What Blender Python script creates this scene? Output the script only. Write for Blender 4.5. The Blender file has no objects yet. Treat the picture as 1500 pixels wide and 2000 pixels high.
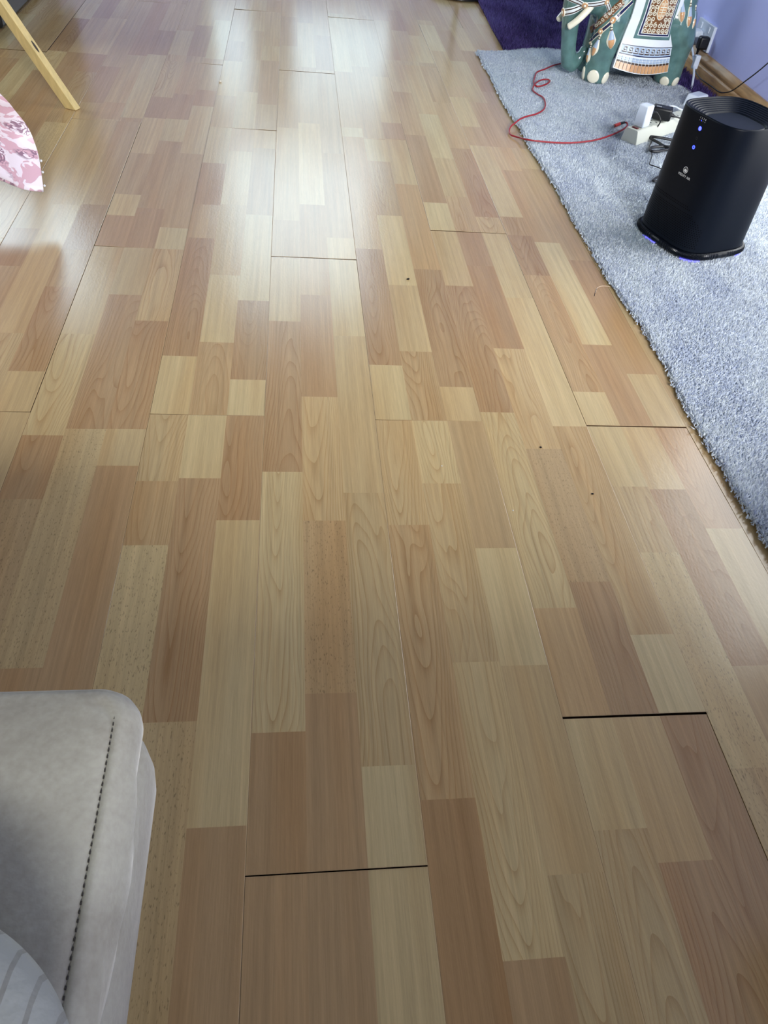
import bpy, bmesh, math, random
from math import sin, cos, pi, radians, sqrt, atan2
from mathutils import Vector, Matrix, noise
from mathutils.bvhtree import BVHTree

sc = bpy.context.scene
COL = sc.collection
# ------------------------------------------------------------------ camera
F_PX, PITCH, YAW, ROLL, CAM_H, X0 = 1443.13, 0.805312, -0.177796, 0.129955, 0.828193, -0.627886
def cam_axes():
    cp, sp = cos(PITCH), sin(PITCH)
    fw = Vector((0, cp, -sp)); up = Vector((0, sp, cp)); rt = Vector((1, 0, 0))
    cr, sr = cos(ROLL), sin(ROLL)
    r2 = cr*rt + sr*up; u2 = -sr*rt + cr*up
    Rz = Matrix.Rotation(YAW, 3, 'Z')
    return Rz @ r2, Rz @ u2, Rz @ fw
CR, CU, CF = cam_axes()
CAM_LOC = Vector((0, 0, CAM_H))
cd = bpy.data.cameras.new('camera'); cam = bpy.data.objects.new('camera', cd); COL.objects.link(cam)
M3 = Matrix((CR, CU, -CF)).transposed()
cam.matrix_world = Matrix.Translation(CAM_LOC) @ M3.to_4x4()
cd.sensor_fit = 'VERTICAL'; cd.sensor_height = 36.0; cd.sensor_width = 27.0
cd.lens = F_PX/2000.0*36.0
cd.clip_start = 0.01
sc.camera = cam

# ------------------------------------------------------------------ light
sc.view_settings.view_transform = 'Standard'
sc.view_settings.look = 'None'
sc.view_settings.gamma = 1.0
sc.view_settings.exposure = 0.0
sc.view_settings.use_curve_mapping = False
w = bpy.data.worlds.new('overcast_sky'); sc.world = w; w.use_nodes = True
w.node_tree.nodes['Background'].inputs[0].default_value = (0.75, 0.87, 1.0, 1)
w.node_tree.nodes['Background'].inputs[1].default_value = 0.3
def area(name, loc, rot, sx, sy, watts, color):
    l = bpy.data.lights.new(name, 'AREA'); l.shape = 'RECTANGLE'; l.size = sx; l.size_y = sy
    l.energy = watts; l.color = color
    o = bpy.data.objects.new(name, l); COL.objects.link(o); o.location = loc; o.rotation_euler = rot
    return o
# daylight entering through the window openings; the left-wall source is added fill
area('daylight_far_low', (0.05, 5.27, 0.64), (radians(-90), 0, 0), 1.10, 0.58, 6.0, (0.68, 0.87, 1.0))
area('daylight_far_high', (0.05, 5.27, 1.78), (radians(-90), 0, 0), 1.10, 1.18, 25, (0.68, 0.87, 1.0))
area('daylight_far_right', (0.96, 5.27, 1.30), (radians(-90), 0, 0), 0.46, 1.90, 1.3, (0.78, 0.90, 1.0))
area('daylight_far_left', (-1.95, 5.27, 1.62), (radians(-90), 0, 0), 0.9, 1.5, 34, (0.68, 0.87, 1.0))
area('added_fill_left', (-2.83, 3.05, 1.55), (0, radians(-90), 0), 1.2, 1.3, 36, (0.84, 0.93, 1.0))  # added fill, brightens the right wall and the elephant
area('daylight_right', (1.68, 1.76, 0.76), (0, radians(90), 0), 1.28, 1.02, 26, (0.97, 0.99, 1.0))
area('daylight_near', (0.80, -2.46, 2.02), (radians(90), 0, 0), 1.2, 0.5, 236, (0.98, 0.99, 1.0))

# ------------------------------------------------------------------ helpers
def tag(o, label=None, cat=None, group=None, kind=None):
    if label: o['label'] = label
    if cat: o['category'] = cat
    if group: o['group'] = group
    if kind: o['kind'] = kind
    return o
def empty(name, loc=(0, 0, 0), rz=0):
    o = bpy.data.objects.new(name, None); COL.objects.link(o); o.location = loc; o.rotation_euler = (0, 0, rz)
    o.empty_display_size = 0.05
    return o
class MB:
    def __init__(s): s.v = []; s.f = []; s.mi = []
    def add(s, vs, fs, m=0):
        b = len(s.v); s.v += [tuple(v) for v in vs]; s.f += [tuple(b+i for i in f) for f in fs]; s.mi += [m]*len(fs); return s
    def box(s, c, d, rz=0, m=0, taper=1.0):
        hx, hy, hz = d[0]/2, d[1]/2, d[2]/2
        vs = []
        for z, k in ((-hz, 1), (hz, taper)):
            for x, y in ((-hx, -hy), (hx, -hy), (hx, hy), (-hx, hy)):
                vs.append((c[0]+(x*cos(rz)-y*sin(rz))*k, c[1]+(x*sin(rz)+y*cos(rz))*k, c[2]+z))
        return s.add(vs, [(3, 2, 1, 0), (4, 5, 6, 7), (0, 1, 5, 4), (1, 2, 6, 5), (2, 3, 7, 6), (3, 0, 4, 7)], m)
    def loft(s, rings, m=0, cap0=False, cap1=False, closed=True):
        n = len(rings[0]); vs = [v for r in rings for v in r]; fs = []
        for i in range(len(rings)-1):
            for j in range(n if closed else n-1):
                a = i*n+j; b = i*n+(j+1) % n
                fs.append((a, b, b+n, a+n))
        if cap0: fs.append(tuple(range(n-1, -1, -1)))
        if cap1: fs.append(tuple((len(rings)-1)*n+j for j in range(n)))
        return s.add(vs, fs, m)
    def tube(s, pts, rad, n=8, m=0):
        pts = [Vector(p) for p in pts]; rings = []
        up = Vector((0, 0, 1)); prev = None
        for i, p in enumerate(pts):
            t = (pts[min(i+1, len(pts)-1)]-pts[max(i-1, 0)])
            if t.length < 1e-9: t = Vector((0, 0, 1))
            t.normalize()
            if prev is None:
                a = t.cross(up)
                if a.length < 1e-3: a = t.cross(Vector((1, 0, 0)))
            else:
                a = prev - t*prev.dot(t)
                if a.length < 1e-6: a = t.cross(up)
            a.normalize(); b = t.cross(a); prev = a
            r = rad[i] if isinstance(rad, (list, tuple)) else rad
            rings.append([p+a*(r*cos(2*pi*k/n))+b*(r*sin(2*pi*k/n)) for k in range(n)])
        return s.loft(rings, m, True, True)
    def ell(s, c, r, nu=20, nv=12, m=0):
        vs = []; fs = []
        for i in range(1, nv):
            ph = pi*i/nv
            for j in range(nu):
                th = 2*pi*j/nu
                vs.append((c[0]+r[0]*sin(ph)*cos(th), c[1]+r[1]*sin(ph)*sin(th), c[2]+r[2]*cos(ph)))
        t = len(vs); vs += [(c[0], c[1], c[2]+r[2]), (c[0], c[1], c[2]-r[2])]
        for i in range(nv-2):
            for j in range(nu):
                a = i*nu+j; b = i*nu+(j+1) % nu
                fs.append((a, a+nu, b+nu, b))
        for j in range(nu):
            fs.append((t, j, (j+1) % nu)); fs.append((t+1, (nv-2)*nu+(j+1) % nu, (nv-2)*nu+j))
        return s.add(vs, fs, m)
    def mesh(s, name):
        me = bpy.data.meshes.new(name); me.from_pydata([tuple(v) for v in s.v], [], s.f); me.update(); return me
    def build(s, name, mats, parent=None, smooth=False, bevel=0, bseg=2, angle=40, subsurf=0):
        me = s.mesh(name)
        if not isinstance(mats, (list, tuple)): mats = [mats]
        for m in mats: me.materials.append(m)
        if len(mats) > 1: me.polygons.foreach_set('material_index', s.mi)
        o = bpy.data.objects.new(name, me); COL.objects.link(o)
        if parent: o.parent = parent
        if bevel:
            b = o.modifiers.new('bevel', 'BEVEL'); b.width = bevel; b.segments = bseg; b.limit_method = 'ANGLE'; b.angle_limit = radians(angle)
        if subsurf:
            u = o.modifiers.new('subsurf', 'SUBSURF'); u.levels = subsurf; u.render_levels = subsurf
        if smooth or bevel:
            me.polygons.foreach_set('use_smooth', [True]*len(me.polygons))
            if not subsurf:
                try: me.set_sharp_from_angle(angle=radians(angle))
                except Exception: pass
        return o
def catmull(pts, k=8):
    P = [Vector(p) for p in pts]; P = [P[0]*2-P[1]] + P + [P[-1]*2-P[-2]]; out = []
    for i in range(1, len(P)-2):
        for j in range(k):
            t = j/k; a, b, c, d = P[i-1], P[i], P[i+1], P[i+2]
            out.append(0.5*((2*b)+(c-a)*t+(2*a-5*b+4*c-d)*t*t+(3*b-a-3*c+d)*t**3))
    out.append(P[-2].copy()); return out
def px_dir(px, py): return (CF + CR*((px-750)/F_PX) - CU*((py-1000)/F_PX)).normalized()
def srgb(r, g, b):
    return tuple(((c/255)/12.92 if c/255 <= .04045 else ((c/255+.055)/1.055)**2.4) for c in (r, g, b)) + (1,)

# ------------------------------------------------------------------ materials
def nt(name):
    m = bpy.data.materials.new(name); m.use_nodes = True; t = m.node_tree
    return m, t, t.nodes['Principled BSDF']
def N(t, typ, **kw):
    n = t.nodes.new(typ)
    for k, v in kw.items():
        if k in ('i',):
            for a, b in v.items(): n.inputs[a].default_value = b
        else: setattr(n, k, v)
    return n
def pm(name, col, rough=.5, spec=.5, metal=0, emit=None, es=0, var=0, vscale=30, bump=0, bscale=200, sheen=0, coat=0, stretch=None):
    m, t, b = nt(name); L = t.links.new
    b.inputs['Base Color'].default_value = col if len(col) == 4 else tuple(col)+(1,)
    b.inputs['Roughness'].default_value = rough; b.inputs['Specular IOR Level'].default_value = spec; b.inputs['Metallic'].default_value = metal
    if sheen: b.inputs['Sheen Weight'].default_value = sheen
    if coat: b.inputs['Coat Weight'].default_value = coat; b.inputs['Coat Roughness'].default_value = .05
    if emit:
        b.inputs['Emission Color'].default_value = emit; b.inputs['Emission Strength'].default_value = es
    if var or bump:
        tc = N(t, 'ShaderNodeTexCoord'); mp = N(t, 'ShaderNodeMapping')
        if stretch: mp.inputs['Scale'].default_value = stretch
        L(tc.outputs['Object'], mp.inputs['Vector'])
    if var:
        n = N(t, 'ShaderNodeTexNoise', i={'Scale': vscale, 'Detail': 4.0}); L(mp.outputs[0], n.inputs['Vector'])
        r = N(t, 'ShaderNodeMapRange', i={1: .3, 2: .7, 3: 1-var, 4: 1+var}); L(n.outputs[0], r.inputs[0])
        x = N(t, 'ShaderNodeVectorMath', operation='SCALE'); x.inputs[0].default_value = col[:3]; L(r.outputs[0], x.inputs['Scale']); L(x.outputs[0], b.inputs['Base Color'])
    if bump:
        n = N(t, 'ShaderNodeTexNoise', i={'Scale': bscale, 'Detail': 3.0}); L(mp.outputs[0], n.inputs['Vector'])
        u = N(t, 'ShaderNodeBump', i={'Strength': bump, 'Distance': .002}); L(n.outputs[0], u.inputs['Height']); L(u.outputs[0], b.inputs['Normal'])
    return m

def laminate():
    m, t, b = nt('beech_laminate'); L = t.links.new
    tone = N(t, 'ShaderNodeAttribute', attribute_name='tone'); sd = N(t, 'ShaderNodeAttribute', attribute_name='seed'); kd = N(t, 'ShaderNodeAttribute', attribute_name='grain')
    tc = N(t, 'ShaderNodeNewGeometry')
    sep = N(t, 'ShaderNodeSeparateXYZ'); L(tc.outputs['Position'], sep.inputs[0])
    def vec(sx, sy, so):
        a = N(t, 'ShaderNodeMath', operation='MULTIPLY'); L(sep.outputs[0], a.inputs[0]); a.inputs[1].default_value = sx
        c = N(t, 'ShaderNodeMath', operation='MULTIPLY'); L(sep.outputs[1], c.inputs[0]); c.inputs[1].default_value = sy
        d = N(t, 'ShaderNodeMath', operation='MULTIPLY'); L(sd.outputs['Fac'], d.inputs[0]); d.inputs[1].default_value = so
        x = N(t, 'ShaderNodeCombineXYZ'); L(a.outputs[0], x.inputs[0]); L(c.outputs[0], x.inputs[1]); L(d.outputs[0], x.inputs[2]); return x
    def mth(op, a, bb, c=None):
        n = N(t, 'ShaderNodeMath', operation=op)
        for i, q in enumerate((a, bb, c)):
            if q is None: continue
            if isinstance(q, (int, float)): n.inputs[i].default_value = q
            else: L(q, n.inputs[i])
        return n.outputs[0]
    # cathedral growth rings: contour lines of a long soft height field
    xc = N(t, 'ShaderNodeAttribute', attribute_name='mid')
    u = mth('MULTIPLY', mth('SUBTRACT', sep.outputs[0], xc.outputs['Fac']), 31.0)
    sg = mth('SUBTRACT', mth('MULTIPLY', mth('GREATER_THAN', sd.outputs['Fac'], .5), 2.0), 1.0)
    n1 = N(t, 'ShaderNodeTexNoise', i={'Scale': 1.0, 'Detail': 1.5, 'Roughness': .5, 'Distortion': .2}); L(vec(14, 2.6, 57).outputs[0], n1.inputs['Vector'])
    uo = mth('SUBTRACT', u, mth('MULTIPLY', mth('SUBTRACT', sd.outputs['Fac'], .5), .9))
    h = mth('ADD', mth('MULTIPLY', sep.outputs[1], 1.5), mth('MULTIPLY', mth('MULTIPLY', mth('MULTIPLY', uo, uo), sg), .62))
    h = mth('ADD', h, mth('MULTIPLY', n1.outputs[0], 2.0))
    fr = mth('FRACT', mth('MULTIPLY', h, 6.5), 0)
    n8 = N(t, 'ShaderNodeTexNoise', i={'Scale': 1.0, 'Detail': 1.0}); L(vec(20, 3, 11).outputs[0], n8.inputs['Vector'])
    ring = mth('MULTIPLY', mth('POWER', fr, 4.0), mth('MULTIPLY', n8.outputs[0], 1.7))
    # straight grain
    n2 = N(t, 'ShaderNodeTexNoise', i={'Scale': 1.0, 'Detail': 3.0, 'Roughness': .65, 'Distortion': .1}); L(vec(150, 2.0, 91).outputs[0], n2.inputs['Vector'])
    st = mth('MULTIPLY', mth('SUBTRACT', n2.outputs[0], .5), 1.0)
    # fine fibre
    n3 = N(t, 'ShaderNodeTexNoise', i={'Scale': 1.0, 'Detail': 2.0}); L(vec(900, 28, 13).outputs[0], n3.inputs['Vector'])
    fib = mth('SUBTRACT', n3.outputs[0], .5)
    # broad warm patches inside a strip
    n4 = N(t, 'ShaderNodeTexNoise', i={'Scale': 1.0, 'Detail': 1.0}); L(vec(22, 2.4, 33).outputs[0], n4.inputs['Vector'])
    # beech ray flecks
    n5 = N(t, 'ShaderNodeTexNoise', i={'Scale': 1.0, 'Detail': 1.0}); L(vec(640, 170, 7).outputs[0], n5.inputs['Vector'])
    fl = N(t, 'ShaderNodeMapRange', i={1: .62, 2: .70, 3: 0, 4: 1}); L(n5.outputs[0], fl.inputs[0])
    isc = mth('COMPARE', kd.outputs['Fac'], 1.0, .25); isf = mth('COMPARE', kd.outputs['Fac'], 2.0, .25)
    dark = mth('MULTIPLY', mth('MULTIPLY', ring, isc), .13)
    dark = mth('ADD', dark, mth('MULTIPLY', mth('MULTIPLY', fl.outputs[0], isf), .34))
    dark = mth('ADD', dark, mth('MULTIPLY', st, .58))
    dark = mth('ADD', dark, mth('MULTIPLY', fib, .30))
    mul = mth('SUBTRACT', 1.0, dark)
    sc1 = N(t, 'ShaderNodeVectorMath', operation='SCALE'); L(tone.outputs['Color'], sc1.inputs[0]); L(mul, sc1.inputs['Scale'])
    mx = N(t, 'ShaderNodeMix', data_type='RGBA', blend_type='MULTIPLY')
    rr = N(t, 'ShaderNodeMapRange', i={1: .42, 2: .72, 3: 0, 4: .55}); L(n4.outputs[0], rr.inputs[0])
    L(rr.outputs[0], mx.inputs[0]); L(sc1.outputs[0], mx.inputs[6]); mx.inputs[7].default_value = (.90, .78, .66, 1)
    # ring lines are redder than the ground
    mx2 = N(t, 'ShaderNodeMix', data_type='RGBA', blend_type='MULTIPLY'); L(mth('MULTIPLY', ring, isc), mx2.inputs[0]); L(mx.outputs[2], mx2.inputs[6]); mx2.inputs[7].default_value = (.93, .84, .76, 1)
    L(mx2.outputs[2], b.inputs['Base Color'])
    b.inputs['Roughness'].default_value = .21; b.inputs['Specular IOR Level'].default_value = .5
    n6 = N(t, 'ShaderNodeTexNoise', i={'Scale': 1.0, 'Detail': 2.0}); L(vec(260, 110, 0).outputs[0], n6.inputs['Vector'])
    n7 = N(t, 'ShaderNodeTexNoise', i={'Scale': 1.0, 'Detail': 0.0}); L(vec(7, 3, 3).outputs[0], n7.inputs['Vector'])
    hb = mth('ADD', mth('MULTIPLY', n6.outputs[0], .05), mth('MULTIPLY', n7.outputs[0], .55))
    bp = N(t, 'ShaderNodeBump', i={'Strength': .6, 'Distance': .004}); L(hb, bp.inputs['Height']); L(bp.outputs[0], b.inputs['Normal'])
    return m
LAM = laminate()
M = dict(
 subfloor=pm('dark_joint', srgb(28, 20, 14), .9, .2),
 lavender=pm('lavender_paint', srgb(194, 201, 255), .75, .3, var=.03, vscale=6, bump=.12, bscale=220),
 deep_wall=pm('dark_unseen_wall', srgb(84, 66, 42), .8, .2),  # unseen walls, darkened to cut the light they bounce
 white_wall=pm('pale_paint', (.62, .60, .60), .85, .2),
 ceil=pm('dark_unseen_ceiling', (.10, .095, .085), .9, .2),  # unseen ceiling, darkened to weaken its bounce on the near floor
 skirting=pm('varnished_skirting', srgb(184, 148, 104), .28, .5, var=.22, vscale=9, stretch=(14, 1.2, 14)),
 upvc=pm('white_window_frame', (.8, .8, .8), .4, .5),
 pur=pm('matte_black_plastic', srgb(9, 15, 25), .42, .12),
 pur_gloss=pm('gloss_black_plastic', srgb(10, 14, 22), .28, .25),
 pur_panel=pm('dark_grey_panel', srgb(15, 22, 31), .4, .15),
 hole=pm('hole_black', srgb(3, 4, 6), .9, .1),
 led_blue=pm('blue_led', (.02, .02, .5, 1), .4, .5, emit=(.03, .05, 1, 1), es=6),
 glow=pm('blue_light_ring', (.02, .02, .4, 1), .4, .5, emit=(.12, .12, 1, 1), es=3.0),
 print_white=pm('printed_white', (.72, .74, .76), .5, .3),
 print_grey=pm('printed_grey', (.30, .32, .35), .5, .3),
 print_dim=pm('unlit_icon', srgb(38, 42, 48), .5, .3),
 teal=pm('teal_glaze', srgb(88, 122, 119), .10, .6, var=.25, vscale=26, bump=.08, bscale=25, coat=.6),
 cream=pm('cream_glaze', srgb(240, 236, 214), .12, .6, coat=.5),
 white_gl=pm('white_glaze', srgb(236, 243, 246), .12, .6, var=.04, vscale=20, coat=.5),
 brown=pm('brown_glaze', srgb(120, 82, 54), .12, .6, var=.2, vscale=60, coat=.5),
 dkbrown=pm('dark_brown_line', srgb(70, 52, 42), .2, .5),
 tan=pm('tan_glaze', srgb(208, 160, 114), .12, .6, var=.12, vscale=60, coat=.5),
 navy=pm('navy_glaze', srgb(24, 30, 74), .12, .6, coat=.5),
 blgrey=pm('blue_grey_glaze', srgb(172, 192, 216), .12, .6, coat=.5),
 red=pm('red_cable', srgb(150, 30, 40), .45, .4), redplug=pm('red_metal_plug', srgb(190, 60, 50), .3, .5, metal=.3),
 black=pm('black_rubber', srgb(14, 15, 18), .42, .5),
 whitepl=pm('white_plastic', srgb(216, 226, 240), .35, .5), cream_pl=pm('ivory_plastic', srgb(205, 208, 196), .4, .5),
 redsw=pm('red_switch', srgb(92, 12, 16), .3, .5), slot=pm('socket_slot', srgb(60, 60, 66), .6, .2),
 metal=pm('steel', srgb(150, 150, 150), .3, .5, metal=1),
 pine=pm('pine', srgb(208, 188, 130), .5, .4, var=.10, vscale=12, stretch=(10, 10, 1)),
 knot=pm('pine_knot', srgb(66, 60, 52), .6, .3),
 dkfab=pm('dark_grey_fabric', srgb(64, 68, 72), .9, .2, var=.15, vscale=60, bump=.3, bscale=400),
 bluebox=pm('deep_blue_fabric', srgb(14, 44, 84), .7, .3, var=.1, vscale=20),
 blackmet=pm('black_metal', srgb(20, 22, 26), .3, .5),
 shade=pm('linen_shade', srgb(190, 180, 160), .8, .2),
 crumb=pm('dark_crumb', srgb(34, 28, 26), .8, .2), crumbw=pm('pale_crumb', srgb(225, 220, 205), .8, .2), thread=pm('pale_thread', srgb(225, 205, 180), .7, .2),
)
# ------------------------------------------------------------------ floor
import numpy as np
rng = random.Random(7)
W = 0.193; XR = 1.6; XL = -2.75; YN = -2.4; YF = 5.2; CEIL = 2.5
STRIPS = {
 (1, 0): [(3.732, 'Ms'), (3.277, 'Ls'), (2.979, 'Lc'), (2.548, 'Rs'), (2.369, 'Ls'), (2.108, 'Ms'), (1.854, 'Ps'), (1.74, 'Rs'), (1.59, 'Ls'), (1.246, 'Pc'), (0.954, 'Rc'), (0.809, 'Mf')],
 (1, 1): [(3.754, 'Ls'), (3.365, 'Rs'), (2.978, 'Ms'), (2.589, 'Rs'), (2.373, 'Ps'), (2.204, 'Ms'), (1.785, 'Rs'), (1.589, 'Ls'), (1.391, 'Rc'), (0.971, 'Lf'), (0.518, 'Rs')],
 (1, 2): [(3.776, 'Ms'), (3.457, 'Ps'), (2.965, 'Ms'), (2.641, 'Rs'), (2.496, 'Ls'), (2.127, 'Ms'), (1.692, 'Ps'), (1.588, 'Lc'), (1.298, 'Rc'), (0.972, 'Ls'), (0.883, 'Rs'), (0.484, 'Ls')],
 (2, 0): [(3.797, 'Ms'), (3.197, 'Rs'), (2.957, 'Ls'), (2.601, 'Ms'), (2.326, 'Ls'), (2.071, 'Rs'), (1.82, 'Ms'), (1.648, 'Rc'), (1.184, 'Ps'), (1.013, 'Lc'), (0.849, 'Mc'), (0.717, 'Pf')],
 (2, 1): [(3.819, 'Ls'), (3.35, 'Ms'), (2.985, 'Ms'), (2.648, 'Ls'), (2.329, 'Ms'), (2.161, 'Ps'), (1.827, 'Ls'), (1.486, 'Ps'), (1.232, 'Mc'), (1.01, 'Ps'), (0.856, 'Rc'), (0.439, 'Lf')],
 (2, 2): [(3.841, 'Ms'), (3.167, 'Ls'), (2.989, 'Rs'), (2.543, 'Ms'), (2.328, 'Ls'), (2.193, 'Ms'), (1.779, 'Ps'), (1.387, 'Rc'), (1.116, 'Ps'), (1.012, 'Rc'), (0.766, 'Ps'), (0.313, 'Rs')],
 (3, 0): [(3.863, 'Ms'), (3.589, 'Rs'), (3.184, 'Ms'), (2.918, 'Ms'), (2.36, 'Ls'), (1.758, 'Ms'), (1.569, 'Ls'), (1.313, 'Rc'), (0.872, 'Pc'), (0.421, 'Rs')],
 (3, 1): [(3.885, 'Rs'), (3.516, 'Ls'), (2.945, 'Ms'), (2.409, 'Ps'), (1.85, 'Ms'), (1.575, 'Ms'), (1.418, 'Rs'), (1.069, 'Lc'), (0.765, 'Mf'), (0.471, 'Rs')],
 (3, 2): [(3.906, 'Ms'), (3.353, 'Rs'), (2.925, 'Ms'), (2.186, 'Ms'), (1.679, 'Ps'), (1.571, 'Ps'), (1.267, 'Ls'), (0.825, 'Lc'), (0.374, 'Ps')],
 (4, 0): [(3.928, 'Ms'), (3.697, 'Ps'), (2.929, 'Ms'), (2.397, 'Ps'), (2.328, 'Ms'), (1.632, 'Rc'), (1.171, 'Ps'), (1.006, 'Lc'), (0.756, 'Mc'), (0.332, 'Ds')],
 (4, 1): [(3.95, 'Ls'), (3.701, 'Ls'), (3.002, 'Ms'), (2.314, 'Ps'), (2.151, 'Mc'), (1.812, 'Ps'), (1.472, 'Ls'), (1.219, 'Mc'), (1.008, 'Pc'), (0.847, 'Lc'), (0.511, 'Pc'), (0.167, 'Rs')],
 (4, 2): [(3.972, 'Ms'), (3.704, 'Ms'), (2.902, 'Ls'), (2.459, 'Rs'), (2.325, 'Ls'), (2.006, 'Ms'), (1.547, 'Rc'), (1.107, 'Ls'), (1.007, 'Ms'), (0.708, 'Ps'), (0.504, 'Ls'), (0.244, 'Lc')],
 (5, 0): [(3.993, 'Rs'), (3.652, 'Ms'), (3.111, 'Ls'), (2.756, 'Ms'), (2.368, 'Rs'), (1.9, 'Ps'), (1.739, 'Ls'), (1.48, 'Rc'), (1.034, 'Pc'), (0.596, 'Ms'), (0.426, 'Ps'), (0.288, 'Lc')],
 (5, 1): [(4.015, 'Ms'), (3.837, 'Rs'), (3.516, 'Ls'), (3.109, 'Ls'), (2.558, 'Ps'), (2.202, 'Ls'), (1.945, 'Mc'), (1.738, 'Rs'), (1.575, 'Rs'), (1.239, 'Lc'), (0.935, 'Mf'), (0.642, 'Rc'), (0.427, 'Ls'), (0.25, 'Rc')],
 (5, 2): [(4.037, 'Ls'), (3.461, 'Ps'), (3.106, 'Ms'), (2.681, 'Ms'), (2.284, 'Rc'), (1.831, 'Lc'), (1.739, 'Ps'), (1.437, 'Ps'), (0.997, 'Lc'), (0.548, 'Ps'), (0.427, 'Rc')],
 (6, 0): [(4.059, 'Ms'), (3.71, 'Ps'), (3.269, 'Ls'), (2.849, 'Ms'), (2.744, 'Ps'), (2.474, 'Ms'), (2.314, 'Ps'), (1.839, 'Mc'), (1.737, 'Rc'), (1.54, 'Mc'), (1.1, 'Ps'), (1.0, 'Ps'), (0.843, 'Lc'), (0.698, 'Pf'), (0.352, 'Lf')],
 (6, 1): [(4.081, 'Ms'), (3.572, 'Rs'), (3.156, 'Ls'), (2.706, 'Ms'), (2.316, 'Ls'), (2.142, 'Ms'), (1.706, 'Ps'), (1.261, 'Rs'), (1.001, 'Ls'), (0.837, 'Rc'), (0.495, 'Ms')],
 (6, 2): [(4.102, 'Ls'), (3.302, 'Rs'), (2.823, 'Ms'), (2.319, 'Ls'), (2.162, 'Ms'), (1.621, 'Rs'), (1.162, 'Ls'), (1.003, 'Rc'), (0.748, 'Ps'), (0.416, 'Ms')],
 (0, 0): [(3.667, 'Ms'), (2.803, 'Rs'), (2.464, 'Ms'), (2.33, 'Ms'), (1.658, 'Rs'), (1.49, 'Ms'), (1.239, 'Rs')],
 (0, 1): [(3.689, 'Rs'), (2.941, 'Ls'), (2.477, 'Ms'), (2.341, 'Ls'), (1.782, 'Ls'), (1.243, 'Lc'), (1.009, 'Mf'), (0.782, 'Rs')],
 (0, 2): [(3.71, 'Ms'), (3.258, 'Rs'), (2.963, 'Ps'), (2.361, 'Ms'), (1.79, 'Rs'), (1.568, 'Mc'), (1.413, 'Rc'), (1.125, 'Ls'), (0.808, 'Ms')],
 (7, 0): [(4.124, 'Ms'), (2.325, 'Ls'), (1.933, 'Ms'), (1.627, 'Ls'), (1.333, 'Ms'), (1.006, 'Ms'), (0.784, 'Ls')],
}
TONE = {'P': srgb(199, 177, 130), 'L': srgb(193, 168, 122), 'M': srgb(187, 159, 115), 'R': srgb(178, 147, 106), 'D': srgb(168, 135, 94)}
GR = {'s': 0.0, 'c': 1.0, 'f': 2.0}
PL = 1.3165
ENDS = {0: 1.012, 1: 0.2725, 2: 1.013, 3: 0.261, 4: 1.007, 5: 0.427, 6: 1.0, -1: 0.29, 7: 0.42}
GAPS = {}   # (column, end joint index from joint) -> extra gap at the far end of the plank whose far end is that joint
ENDGAP = {(5, .427): .0026, (3, .261): .0011, (3, 1.578): .0013, (6, 1.0): .0010, (6, 2.317): .0012, (2, 1.013): .0011, (5, 1.744): .0012, (4, 1.007): .0005, (3, 2.894): .001, (0, 1.012): .0005}
# (left seam of column, Y range) -> open long joint
SIDEGAP = [(1, 1.012, 2.329, .0013), (0, 2.329, 2.93, .0014), (-1, 2.92, 4.3, .0014)]
floor = MB().box(((XL+XR)/2, (YN+YF)/2, -.018), (XR-XL, YF-YN, .012)).build('floor', M['subfloor'])
tag(floor, kind='structure')
def blocks(k, s, y0, y1):
    """printed strip blocks of column k, strip s between y0 (near) and y1 (far)"""
    out = []; L = STRIPS.get((k, s))
    if L:
        seq = [(L[i][0], L[i+1][0] if i+1 < len(L) else -.15, L[i][1]) for i in range(len(L))]
        seq = [(a, b, c) for a, b, c in seq if a-b > .004]
    else: seq = []
    cuts = []
    for a, b, c in seq:
        hi, lo = min(a, y1), max(b, y0)
        if hi-lo > .006: cuts.append((lo, hi, c))
    cuts.sort()
    y = y0; res = []
    def fill(lo, hi):
        while lo < hi-1e-4:
            h = min(hi, lo+rng.uniform(.2, .5))
            if hi-h < .06: h = hi
            res.append((lo, h, rng.choice('PLLMMR')+rng.choice('ssscf'))); lo = h
    for lo, hi, c in cuts:
        if lo > y+.006: fill(y, lo)
        elif lo < y: lo = y
        res.append((max(lo, y) if lo > y+.006 else y, hi, c)); y = hi
    if y < y1-.006: fill(y, y1)
    elif res: res[-1] = (res[-1][0], y1, res[-1][2])
    return res
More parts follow.
